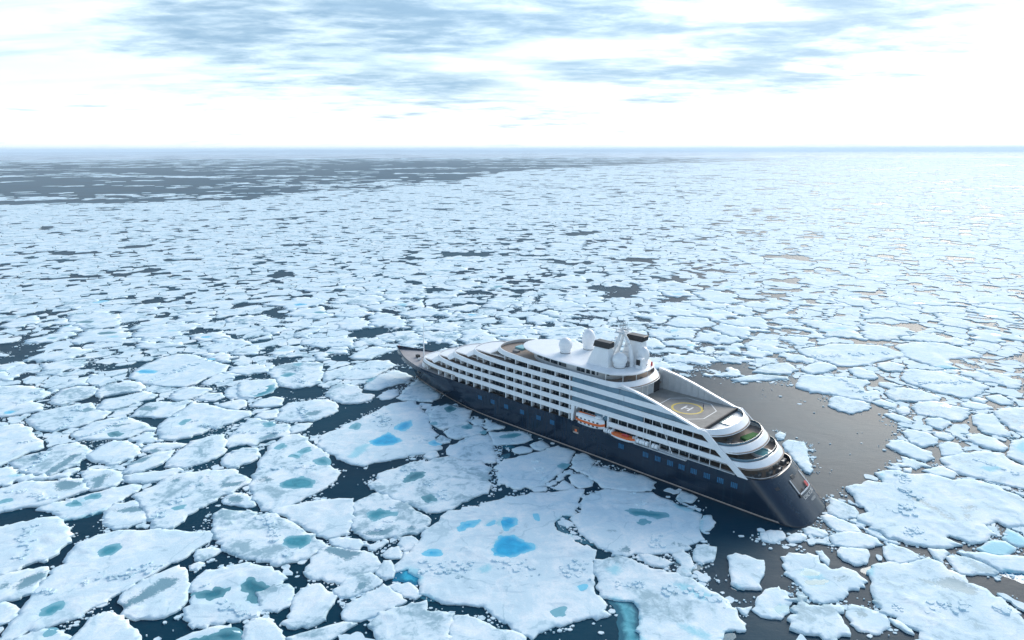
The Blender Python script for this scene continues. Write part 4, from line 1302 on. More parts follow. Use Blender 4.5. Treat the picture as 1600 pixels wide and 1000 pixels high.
def shape_word(p):
    q = np.array([to_photo(*a) for a in p])
    w, h = np.ptp(q[:, 0]) * 1.6, np.ptp(q[:, 1])
    return 'narrow' if w > 4.2 * h else 'long' if w > 2.6 * h else 'broad' if w > 1.5 * h else 'compact'


def make_all_ice():
    used = {}
    named = []
    for o, ponds, lab in FLOES:
        if lab:
            p = np.asarray(o).reshape(-1, 2)
            named.append((np.array(to_photo(*p.mean(0))), lab[0]))
    idx = 0

    def uniq(label):
        used[label] = used.get(label, 0) + 1
        return label

    for o, ponds, lab in FLOES:
        idx += 1
        p = np.asarray(o, float).reshape(-1, 2)
        A = abs(poly_area(p))
        if lab:
            label = lab[1]
        else:
            me_ = np.array(to_photo(*p.mean(0)))
            best = min(named, key=lambda t: np.hypot((t[0][0] - me_[0]) * 1.6, t[0][1] - me_[1]))
            dx, dy = (me_[0] - best[0][0]) * 1.6, best[0][1] - me_[1]
            k = int(round(math.degrees(math.atan2(dy, dx)) / 45)) % 8
            pond = [t for t, _ in ponds]
            pw = ' with a teal pond' if 't' in pond else ' with a dark pond' if 'd' in pond else ' with grey slush' if 'g' in pond else ''
            label = '%s %s floe%s %s %s' % (size_word(A), shape_word(p), pw, DIRS[k], best[1])
            if label in used or len(label.split()) > 16:
                label = '%s %s floe %s percent across and %s percent down the photo' % (size_word(A), shape_word(p), in_words(me_[0]), in_words(me_[1]))
        thick = None
        tone = None
        make_floe(o, ponds, uniq(label), 'large ice floes around the ship', idx, thick, tone)
    cells = make_pack()
    # the largest of the rest (by how large they show) are things of their own

    def shown(t):
        p, c, d, A = t
        X, Y = to_photo(*c)
        if not (-1 < X < 101 and 20 < Y < 101):
            return 0
        return A * CAM_H / d ** 3
    order = sorted(range(len(cells)), key=lambda i: -shown(cells[i]))
    n_ind = 300 - len(FLOES)
    big = set(i for i in order[:n_ind] if shown(cells[i]) > 0)
    for i in order[:n_ind]:
        if i not in big:
            continue
        p, c, d, A = cells[i]
        idx += 1
        X, Y = to_photo(*c)
        ponds = []
        if random.random() < 0.42 and A > 120:
            for _ in range(random.choice((1, 1, 2))):
                r = math.sqrt(A) * random.uniform(0.06, 0.13)
                a0 = random.uniform(0, 6.28)
                cc = c + rng.uniform(-0.22, 0.22, 2) * math.sqrt(A)
                el = random.uniform(0.5, 0.9)
                pl = []
                for k in range(7):
                    a = 6.28 * k / 7
                    rr = r * random.uniform(0.7, 1.3)
                    pl += [cc[0] + rr * math.cos(a) * 1.3, cc[1] + rr * math.sin(a) * el]
                ponds.append((random.choice('tcggdww'), pl))
        label = '%s white floe %s percent across and %s percent down the photo' % (shape_word(p), in_words(X), in_words(Y))
        if label in used:
            label = label.replace('white', 'plain pale')
        make_floe(p.ravel(), ponds, uniq(label), 'ice floes of the middle distance', idx)
    polys, zs, tones = [], [], []
    for i, (p, c, d, A) in enumerate(cells):
        if i in big:
            continue
        if d < 1300:
            p = rough_fast(p, math.sqrt(A), i * 0.1)
        polys.append(p)
        zs.append(random.uniform(0.25, 0.5) if A > 40 else random.uniform(0.15, 0.35))
        tones.append(random.random())
    o = stuff_mesh('pack_ice', polys, zs, tones, M_SNOW)
    tag(o, 'countless small white floes of the pack ice reaching to the horizon', 'pack ice', kind='stuff')
    # beyond nine kilometres no floe can be told apart
    me = bpy.data.meshes.new('distant_ice')
    vs_, fs_ = [], []
    K = 40
    for k in range(K + 1):
        a = R(30 + 120 * k / K)
        vs_ += [(8600 * math.cos(a), 8600 * math.sin(a), 0.3), (85000 * math.cos(a), 85000 * math.sin(a), 0.3)]
    for k in range(K):
        fs_.append((2 * k, 2 * k + 2, 2 * k + 3, 2 * k + 1)[::-1])
    me.from_pydata(vs_, [], fs_)
    tag(new_obj('distant_ice', me, M_FAR), 'thin pale band of ice along the horizon', 'pack ice', kind='stuff')
    # low land on the horizon
    vs_, fs_ = [], []
    K = 160
    for k in range(K + 1):
        a = R(45 + 90 * k / K)
        hgt = 40 + 110 * max(0.0, 0.35 + mnoise.noise((k * 0.05, 0.3, 2.2)) + 0.25 * mnoise.noise((k * 0.22, 1.3, 5.2)))
        if math.degrees(a) < 82:
            hgt *= max(0.25, 1 - (82 - math.degrees(a)) / 12)
        for rr, zz in ((33000, -1), (34500, hgt), (38000, hgt * 1.05), (39500, -1)):
            vs_.append((rr * math.cos(a), rr * math.sin(a), zz))
    for k in range(K):
        for j in range(3):
            fs_.append((4 * k + j, 4 * k + j + 1, 4 * k + 4 + j + 1, 4 * k + 4 + j))
    me = bpy.data.meshes.new('distant_land')
    me.from_pydata(vs_, [], fs_)
    tag(new_obj('distant_land', me, simple('snowy_bare_land', (0.22, 0.24, 0.26), 0.9, 0, 0.4, 0.002)), 'low hazy land along the far horizon', 'land', kind='structure')
    # brash: crumbs of ice in the gaps of the foreground
    all_p = [np.asarray(f[0], float).reshape(-1, 2) for f in FLOES] + [cells[i][0] for i in range(len(cells)) if cells[i][2] < 420]
    gs = 0.75
    X0, Y0, NX, NY = -260.0, 85.0, 700, 460
    occ = np.zeros((NY, NX), bool)
    for p in all_p:
        lo = np.floor((p.min(0) - (X0, Y0)) / gs).astype(int)
        hi = np.ceil((p.max(0) - (X0, Y0)) / gs).astype(int)
        lo = np.maximum(lo, 0)
        hi = np.minimum(hi, (NX - 1, NY - 1))
        if (hi <= lo).any():
            continue
        gx, gy = np.meshgrid(np.arange(lo[0], hi[0] + 1), np.arange(lo[1], hi[1] + 1))
        q = np.stack([X0 + gx.ravel() * gs, Y0 + gy.ravel() * gs], 1)
        ins = point_in_poly(q, p)
        occ[gy.ravel()[ins], gx.ravel()[ins]] = True
    hull = np.array([ship_to_world(u, v * 1.05) for u, v in WL_BOW + WL_STERN] + [ship_to_world(u, -v * 1.05) for u, v in reversed(WL_BOW + WL_STERN)])
    # distance to nearest floe, by dilation: crumbs gather along the rims
    near = occ.copy()
    rings = []
    for _ in range(4):
        d2 = near.copy()
        d2[1:] |= near[:-1]; d2[:-1] |= near[1:]; d2[:, 1:] |= near[:, :-1]; d2[:, :-1] |= near[:, 1:]
        rings.append(d2 & ~near)
        near = d2
    pr = np.zeros(occ.shape)
    for k, rg in enumerate(rings):
        pr[rg] = (0.34, 0.26, 0.17, 0.09)[k]
    pr[~near] = 0.010
    polys, zs, tones = [], [], []
    ys, xs = np.where(pr > 0)
    draw = rng.random(len(ys)) < pr[ys, xs] * 3.6
    for yy, xx in zip(ys[draw], xs[draw]):
        x = X0 + xx * gs + random.uniform(-0.4, 0.4)
        y = Y0 + yy * gs + random.uniform(-0.4, 0.4)
        cl = mnoise.noise((x * 0.09, y * 0.09, 2.0)) + 0.5 * mnoise.noise((x * 0.3, y * 0.3, 7.0))
        if random.random() > max(0.02, cl * 1.7 + 0.10):
            continue
        r = min(1.2, 0.12 + random.expovariate(5.5))
        k = random.randint(5, 7)
        a0 = random.uniform(0, 6.28)
        p = np.array([(x + r * random.uniform(0.65, 1.2) * math.cos(a0 + 6.283 * j / k), y + r * random.uniform(0.5, 1.0) * math.sin(a0 + 6.283 * j / k)) for j in range(k)])
        polys.append(p)
        zs.append(random.uniform(0.05, 0.3))
        tones.append(random.uniform(0, 1.0))
    if polys:
        cc = np.array([p.mean(0) for p in polys])
        bad = point_in_poly(cc, hull)
        keep = [i for i in range(len(polys)) if not bad[i]]
        o = stuff_mesh('brash_ice', [polys[i] for i in keep], [zs[i] for i in keep], [tones[i] for i in keep], M_SNOW)
        tag(o, 'crumbs of brash ice floating in the gaps between floes', 'brash ice', kind='stuff')
    print('cells', len(cells), 'brash', len(polys), 'dup labels', [k for k, v in used.items() if v > 1])


make_all_ice()


# ------------------------------------------------------------------ ship materials
M_WHITE = simple('white_ship_paint', (0.84, 0.86, 0.87), 0.38, 0, 0.05, 0.5, coat=0.2)
M_GREYW = simple('pale_grey_paint', (0.55, 0.58, 0.60), 0.45, 0, 0.08, 0.8)
M_TEAL = simple('blue_grey_tinted_glass', (0.10, 0.19, 0.25), 0.12, 0, 0.2, 0.25, coat=0.4)
M_BLUEW = simple('sky_reflection_window_glass', (0.012, 0.12, 0.26), 0.08, 0, 0.35, 1.2, coat=0.5)  # the blue of the reflected sky is put into the pane colour
M_TEAK = simple('teak_deck', (0.27, 0.215, 0.18), 0.7, 0, 0.2, 1.5)
M_FORE = simple('grey_foredeck_paint', (0.38, 0.36, 0.36), 0.7, 0, 0.1, 0.8)
M_HELI = simple('taupe_helideck_paint', (0.26, 0.25, 0.23), 0.75, 0, 0.15, 0.5)
M_YELLOW = simple('yellow_line_paint', (0.62, 0.46, 0.06), 0.6, 0, 0.15, 2)
M_LINE = simple('white_line_paint', (0.70, 0.70, 0.68), 0.6, 0, 0.1, 2)
M_BLACK = simple('black_funnel_paint', (0.012, 0.012, 0.014), 0.4, 0, 0.3, 1)
M_ORANGE = simple('orange_lifeboat_grp', (0.80, 0.16, 0.03), 0.4, 0, 0.12, 1.5)
M_RED = simple('red_paint', (0.55, 0.04, 0.04), 0.45, 0, 0.15, 2)
M_BEIGE = simple('scraped_boot_top', (0.36, 0.31, 0.28), 0.6, 0, 0.25, 1.0)
M_BOOT = simple('dark_underwater_paint', (0.012, 0.018, 0.028), 0.5, 0, 0.3, 1.0)
M_METAL = simple('galvanised_deck_gear', (0.22, 0.23, 0.24), 0.5, 0.4, 0.3, 2.0)
M_DARK = simple('dark_interior', (0.03, 0.03, 0.034), 0.7, 0, 0.4, 1.0)
M_POOLW = mat_pond('pool_water', (0.14, 0.40, 0.45), (0.26, 0.52, 0.56), 0.1)
M_TURF = simple('green_deck_turf', (0.03, 0.16, 0.03), 0.9, 0, 0.3, 2.0)
M_SKYL = simple('pale_green_skylight', (0.42, 0.52, 0.50), 0.2, 0, 0.15, 0.8, coat=0.3)
M_TRANSOM = simple('grey_recess_paint', (0.10, 0.10, 0.10), 0.55, 0, 0.2, 0.8)
M_SKIN = simple('skin', (0.45, 0.27, 0.19), 0.6)
M_JACKET = simple('dark_blue_jacket', (0.012, 0.022, 0.09), 0.8)
M_TROUSERS = simple('dark_trousers', (0.02, 0.02, 0.025), 0.8)


def mat_hull():
    # navy gloss paint with plate seams, ice scrapes near the water and faint runs
    m, t, p = material('navy_hull_paint')
    tc = N(t, 'ShaderNodeTexCoord')
    ob = tc.outputs['Object']
    mp = N(t, 'ShaderNodeMapping')
    mp.inputs['Scale'].default_value = (1.2, 1.2, 0.10)
    link(t, ob, mp.inputs['Vector'])
    runs = noise(t, mp.outputs[0], 1.0, 6, 0.65)
    mp2 = N(t, 'ShaderNodeMapping')
    mp2.inputs['Scale'].default_value = (0.10, 0.10, 1.6)
    link(t, ob, mp2.inputs['Vector'])
    scr = noise(t, mp2.outputs[0], 1.2, 6, 0.7)
    sep = N(t, 'ShaderNodeSeparateXYZ')
    link(t, ob, sep.inputs[0])
    lowz = ramp(t, sep.outputs[2], 2.6, 0.6)
    col = mixc(t, math_n(t, 'MULTIPLY', ramp(t, runs, 0.5, 0.75), 0.6), (0.002, 0.014, 0.034), (0.008, 0.032, 0.060))
    col = mixc(t, math_n(t, 'MULTIPLY', math_n(t, 'MULTIPLY', ramp(t, scr, 0.55, 0.72), lowz), 0.5), col, (0.09, 0.11, 0.13))
    link(t, col, p.inputs['Base Color'])
    link(t, math_n(t, 'ADD', math_n(t, 'MULTIPLY', runs, 0.16), 0.06), p.inputs['Roughness'])
    p.inputs['IOR'].default_value = 1.5
    # seams every 2.9 m high and 8 m long
    fz = math_n(t, 'FRACT', math_n(t, 'DIVIDE', sep.outputs[2], 2.35))
    fu = math_n(t, 'FRACT', math_n(t, 'DIVIDE', sep.outputs[0], 8.0))
    seam = math_n(t, 'MAXIMUM', ramp(t, fz, 0.03, 0.0), ramp(t, fu, 0.008, 0.0))
    b = N(t, 'ShaderNodeBump')
    b.inputs['Strength'].default_value = 0.5
    b.inputs['Distance'].default_value = 0.03
    plate = noise(t, ob, 0.35, 3, 0.5)
    link(t, math_n(t, 'ADD', math_n(t, 'MULTIPLY', seam, -0.6), math_n(t, 'MULTIPLY', plate, 2.0)), b.inputs['Height'])
    link(t, b.outputs[0], p.inputs['Normal'])
    return m


def mat_cabin_glass():
    # each cabin's glass differs: curtains drawn, blinds, dark rooms
    m, t, p = material('cabin_glass')
    tc = N(t, 'ShaderNodeTexCoord')
    sep = N(t, 'ShaderNodeSeparateXYZ')
    link(t, tc.outputs['Object'], sep.inputs[0])
    fu = math_n(t, 'FLOOR', math_n(t, 'DIVIDE', sep.outputs[0], 1.85))
    fz = math_n(t, 'FLOOR', math_n(t, 'DIVIDE', math_n(t, 'SUBTRACT', sep.outputs[2], 9.2), 3.0))
    cv = N(t, 'ShaderNodeCombineXYZ')
    link(t, fu, cv.inputs[0]); link(t, fz, cv.inputs[1])
    wn = N(t, 'ShaderNodeTexWhiteNoise')
    link(t, cv.outputs[0], wn.inputs['Vector'])
    col = mixc(t, ramp(t, wn.outputs['Value'], 0.55, 1.0), (0.010, 0.022, 0.034), (0.10, 0.12, 0.13))
    fr = math_n(t, 'FRACT', math_n(t, 'DIVIDE', sep.outputs[0], 1.85))
    col = mixc(t, ramp(t, fr, 0.07, 0.04), col, (0.35, 0.37, 0.39))
    link(t, col, p.inputs['Base Color'])
    p.inputs['Roughness'].default_value = 0.08
    return m


M_NAVY = mat_hull()
M_GLASS = mat_cabin_glass()


class MB:
    """collects simple solids into one mesh"""

    def __init__(self):
        self.v, self.f = [], []

    def add(self, vs, fs):
        o = len(self.v)
        self.v += [tuple(map(float, p)) for p in vs]
        self.f += [[i + o for i in f] for f in fs]
        return self

    def prism(self, poly, z0, z1, top=None):
        top = poly if top is None else top
        n = len(poly)
        vs = [(*p[:2], z0) for p in poly] + [(*p[:2], z1) for p in top]
        fs = [list(range(n))[::-1], list(range(n, 2 * n))]
        fs += [[i, (i + 1) % n, n + (i + 1) % n, n + i] for i in range(n)]
        return self.add(vs, fs)

    def box(self, x0, x1, y0, y1, z0, z1):
        return self.prism([(x0, y0), (x1, y0), (x1, y1), (x0, y1)], z0, z1)

    def taper(self, b, t, z0, z1):
        pb = [(b[0], b[2]), (b[1], b[2]), (b[1], b[3]), (b[0], b[3])]
        pt = [(t[0], t[2]), (t[1], t[2]), (t[1], t[3]), (t[0], t[3])]
        return self.prism(pb, z0, z1, pt)

    def side_plate(self, pts, y0, y1):
        """polygon in (u, z), extruded in v"""
        n = len(pts)
        vs = [(a, y0, b) for a, b in pts] + [(a, y1, b) for a, b in pts]
        fs = [list(range(n))[::-1], list(range(n, 2 * n))]
        fs += [[i, (i + 1) % n, n + (i + 1) % n, n + i] for i in range(n)]
        return self.add(vs, fs)

    def tube(self, pts, r, k=8, r2=None):
        pts = [Vector(p) for p in pts]
        n = len(pts)
        rings = []
        for i, p in enumerate(pts):
            d = (pts[min(i + 1, n - 1)] - pts[max(i - 1, 0)]).normalized()
            a = Vector((0, 0, 1)) if abs(d.z) < 0.9 else Vector((1, 0, 0))
            x = d.cross(a).normalized()
            y = d.cross(x)
            rr = r if r2 is None else r + (r2 - r) * i / max(1, n - 1)
            rings.append([p + x * rr * math.cos(6.2832 * j / k) + y * rr * math.sin(6.2832 * j / k) for j in range(k)])
        vs = [q for rg in rings for q in rg]
        fs = [[i * k + j, i * k + (j + 1) % k, (i + 1) * k + (j + 1) % k, (i + 1) * k + j] for i in range(n - 1) for j in range(k)]
        fs += [list(range(k)), list(range((n - 1) * k, n * k))]
        return self.add(vs, fs)

    def lathe(self, c, prof, k=20):
        vs, fs = [], []
        for r, z in prof:
            for j in range(k):
                a = 6.2832 * j / k
                vs.append((c[0] + r * math.cos(a), c[1] + r * math.sin(a), c[2] + z))
        m = len(prof)
        for i in range(m - 1):
            for j in range(k):
                fs.append([i * k + j, i * k + (j + 1) % k, (i + 1) * k + (j + 1) % k, (i + 1) * k + j])
        fs += [list(range(k))[::-1], list(range((m - 1) * k, m * k))]
        return self.add(vs, fs)

    def wall(self, bot, top, th, closed=True, z0=0, z1=1):
        """parapet along an outline that stands counter-clockwise; bot/top are (u, v) lists"""
        def inset(p):
            p = np.asarray(p, float)
            if closed:
                d = np.roll(p, -1, 0) - np.roll(p, 1, 0)
            else:
                d = np.gradient(p, axis=0)
            nn = np.stack([-d[:, 1], d[:, 0]], 1)
            nn /= np.maximum(np.hypot(nn[:, 0], nn[:, 1])[:, None], 1e-6)
            return p + nn * th
        n = len(bot)
        ib, it = inset(bot), inset(top)
        vs = [(*p, z0) for p in bot] + [(*p, z1) for p in top] + [(*p, z1) for p in it] + [(*p, z0) for p in ib]
        fs = []
        rg = range(n) if closed else range(n - 1)
        for i in rg:
            k = (i + 1) % n
            fs += [[i, k, n + k, n + i], [n + i, n + k, 2 * n + k, 2 * n + i], [2 * n + i, 2 * n + k, 3 * n + k, 3 * n + i], [3 * n + i, 3 * n + k, k, i]]
        if not closed:
            fs += [[0, n, 2 * n, 3 * n], [n - 1, 4 * n - 1, 3 * n - 1, 2 * n - 1]]
        return self.add(vs, fs)

    def build(self, name, mat, parent=None, smooth=False, bevel=0):
        me = bpy.data.meshes.new(name)
        me.from_pydata(self.v, [], self.f)
        bm = bmesh.new()
        bm.from_mesh(me)
        bmesh.ops.recalc_face_normals(bm, faces=bm.faces)
        bm.to_mesh(me)
        bm.free()
        o = new_obj(name, me, mat, parent)
        if smooth:
            me.polygons.foreach_set('use_smooth', [True] * len(me.polygons))
            me.set_sharp_from_angle(angle=R(38))
        if bevel:
            b = o.modifiers.new('bevel', 'BEVEL')
            b.width = bevel
            b.segments = 2
        return o


def spline(pts, n):
    """Catmull-Rom through pts, n samples including both ends"""
    p = [np.array(pts[0]) * 2 - np.array(pts[1])] + [np.array(q, float) for q in pts] + [np.array(pts[-1]) * 2 - np.array(pts[-2])]
    m = len(pts) - 1
    out = []
    for i in range(n):
        s = i / (n - 1) * m
        k = min(int(s), m - 1)
        t = s - k
        a, b, c, d = p[k:k + 4]
        out.append(0.5 * (2 * b + (c - a) * t + (2 * a - 5 * b + 4 * c - d) * t * t + (3 * b - 3 * c + d - a) * t ** 3))
    return np.array(out)


def hull_line(bow, stern):
    a = spline(bow, 30)
    c = spline(stern, 22)
    b = np.array([a[-1] + (c[0] - a[-1]) * k / 26 for k in range(1, 26)])
    q = np.concatenate([a, b, c])
    q[:, 1] = np.maximum(q[:, 1], 0)
    return q


WLL = hull_line(WL_BOW, WL_STERN)
TOPL = hull_line(TOP_BOW, TOP_STERN)
HULL_H = 9.2


def sheer(u):
    return HULL_H + max(0, (u - 138) / 29) ** 1.6 * 1.45


def hull_ring(t):
    """port-side line of the hull at height fraction t"""
    k = len(WLL)
    g = np.full(k, t)
    bow = np.clip((WLL[:, 0] - 100) / 40, 0, 1)
    g = g * (1 - bow) + (t ** 1.25) * bow
    return WLL * (1 - g[:, None]) + TOPL * g[:, None]


def top_half(u):
    q = TOPL[::-1]
    return float(np.interp(u, q[:, 0], q[:, 1])) if u > TOPL[-1, 0] else 0.0


def transom_u(v, z):
    q = hull_ring(min(1, max(0, z / HULL_H)))[-22:]
    return float(np.interp(-abs(v), -q[:, 1], q[:, 0]))


def side_v(u, z):
    q = hull_ring(min(1, max(0, z / HULL_H)))[::-1]
    lo = q[:int(len(q) * 0.999)]
    return float(np.interp(u, lo[:, 0], lo[:, 1]))


def both(port):
    """closed counter-clockwise loop from a port line that runs bow -> stern"""
    p = np.asarray(port)
    s = p[::-1].copy()
    s[:, 1] *= -1
    if abs(p[0, 1]) < 1e-6:
        s = s[:-1]
    if abs(p[-1, 1]) < 1e-6:
        s = s[1:]
    return np.concatenate([p, s])


# ------------------------------------------------------------------ the cruise ship
ship = empty('cruise_ship', (SHIP_O[0], SHIP_O[1], 0), SHIP_HEAD)
tag(ship, 'long white expedition cruise ship with a navy hull and a helideck at the stern', 'cruise ship')


def make_hull():
    levels = [-0.12, 0.0, 0.06, 0.12, 0.25, 0.4, 0.55, 0.7, 0.85, 1.0]
    mb = MB()
    rings = []
    for t in levels:
        q = hull_ring(max(t, 0))
        lp = both(q)
        h = [sheer(TOPL[i, 0]) for i in range(len(TOPL))]
        hz = np.array(h)
        hz2 = np.concatenate([hz, hz[::-1][1:-1]])
        z = hz2 * t
        rings.append(np.column_stack([lp, z]))
    n = len(rings[0])
    vs = [tuple(p) for rg in rings for p in rg]
    fs = []
    for i in range(len(rings) - 1):
        for j in range(n):
            k = (j + 1) % n
            fs.append([i * n + j, i * n + k, (i + 1) * n + k, (i + 1) * n + j])
    # bulwark: inner skin of the rail
    top = rings[-1]
    mid = top[:, :2].mean(0)
    p = top[:, :2]
    d = np.roll(p, -1, 0) - np.roll(p, 1, 0)
    nn = np.stack([-d[:, 1], d[:, 0]], 1)
    nn /= np.maximum(np.hypot(nn[:, 0], nn[:, 1])[:, None], 1e-6)
    inn = p + nn * 0.28
    inn[0] = (p[0][0] - 0.7, 0)
    o = len(vs)
    vs += [(a[0], a[1], b[2]) for a, b in zip(inn, top)]
    vs += [(a[0], a[1], 7.6) for a in inn]
    r = (len(rings) - 1) * n
    for j in range(n):
        k = (j + 1) % n
        fs.append([r + j, r + k, o + k, o + j])
        fs.append([o + j, o + k, o + n + k, o + n + j])
    mb.add(vs, fs)
    hull = mb.build('hull', M_NAVY, ship, smooth=True)
    # boot-top line, proud of the plating
    for nm, t0, t1, off, mat in (('boot_top_line', 0.035, 0.075, 0.05, M_BEIGE), ('waterline_paint', -0.02, 0.030, 0.03, M_BOOT)):
        a, b = both(hull_ring(max(t0, 0))), both(hull_ring(t1))
        c = np.array([70.0, 0.0])
        m2 = MB()

        def grow(q, w):
            d = np.roll(q, -1, 0) - np.roll(q, 1, 0)
            n2 = np.stack([d[:, 1], -d[:, 0]], 1)
            n2 /= np.maximum(np.hypot(n2[:, 0], n2[:, 1])[:, None], 1e-6)
            return q + n2 * w
        a, b = grow(a, off), grow(b, off)
        k = len(a)
        vs = [(*q, HULL_H * t0) for q in a] + [(*q, HULL_H * t1) for q in b]
        m2.add(vs, [[i, (i + 1) % k, k + (i + 1) % k, k + i] for i in range(k) if mat is M_BOOT or min(a[i][0], a[(i + 1) % k][0]) > 5.0])
        m2.build(nm, mat, hull, smooth=True)
    # main deck
    inner = both(TOPL)
    c = inner.mean(0)
    dk = MB()
    fore = [q for q in np.asarray(inn) if q[0] > 120]
    rest = [q for q in np.asarray(inn) if q[0] <= 121]
    mf = MB()
    fp = sorted([q for q in fore if q[1] >= 0], key=lambda q: q[0]) + sorted([q for q in fore if q[1] < 0], key=lambda q: -q[0])
    mf.prism(fp, 9.0, 9.3)
    mf.build('foredeck', M_FORE, ship)
    rp = sorted([q for q in rest if q[1] >= 0], key=lambda q: -q[0]) + sorted([q for q in rest if q[1] < 0], key=lambda q: q[0])
    m3 = MB()
    m3.prism(rp, 7.3, 7.62)
    m3.build('mooring_deck', M_TEAK, ship)
    return hull


hull = make_hull()

# tiers: (z of the balcony band's bottom, nose u, aft u)
BANDS = [(11.0, 145.0, 10.3), (14.0, 136.5, 14.4), (17.0, 128.0, 20.0), (20.0, 117.5, None), (23.0, 105.5, 47.9)]


def nose(un):
    p = [(un, 0), (un - 0.3, 2.0), (un - 1.0, 4.4), (un - 2.4, 6.4), (un - 5.2, 8.2), (un - 10, 9.5), (un - 17, 10.3), (un - 25, 10.62)]
    q = spline(p, 26)
    q[:, 1] = np.array([min(max(v, 0), max(0.0, top_half(u) - 0.05)) for u, v in q])
    return q


def tail(u0, w=10.62):
    p = [(u0 + 8.5, w), (u0 + 6.2, w - 0.12), (u0 + 3.2, w - 1.3), (u0 + 1.0, 6.0), (u0 + 0.2, 2.6), (u0, 0)]
    q = spline(p, 18)
    q[:, 1] = np.maximum(q[:, 1], 0)
    return q


def tier_line(un, ua, sh=0.0, aft_flat=None):
    a = nose(un)
    if aft_flat is not None:
        b = np.array([(a[-1][0] + (aft_flat - a[-1][0]) * k / 20, 10.62) for k in range(1, 21)])
        return np.concatenate([a, b, [(aft_flat, 0.0)]])
    c = tail(ua + sh)
    b = np.array([a[-1] + (c[0] - a[-1]) * k / 24 for k in range(1, 24)])
    return np.concatenate([a, b, c])


def inset_line(q, w):
    q = np.asarray(q, float)
    d = np.gradient(q, axis=0)
    n2 = np.stack([d[:, 1], -d[:, 0]], 1)
    n2 /= np.maximum(np.hypot(n2[:, 0], n2[:, 1])[:, None], 1e-6)
    # port line runs forward to aft, inside lies towards v = 0
    r = q + n2 * -w
    r2 = q + n2 * w
    pick = r if np.abs(r[len(r) // 2, 1]) < np.abs(q[len(q) // 2, 1]) else r2
    pick[:, 1] = np.maximum(pick[:, 1], 0)
    pick[0, 1] = 0 if abs(q[0, 1]) < 1e-6 else pick[0, 1]
    pick[-1, 1] = 0 if abs(q[-1, 1]) < 1e-6 else pick[-1, 1]
    return pick


NOTCH = (55.6, 68.4)      # lifeboat recess in the lowest band, port side


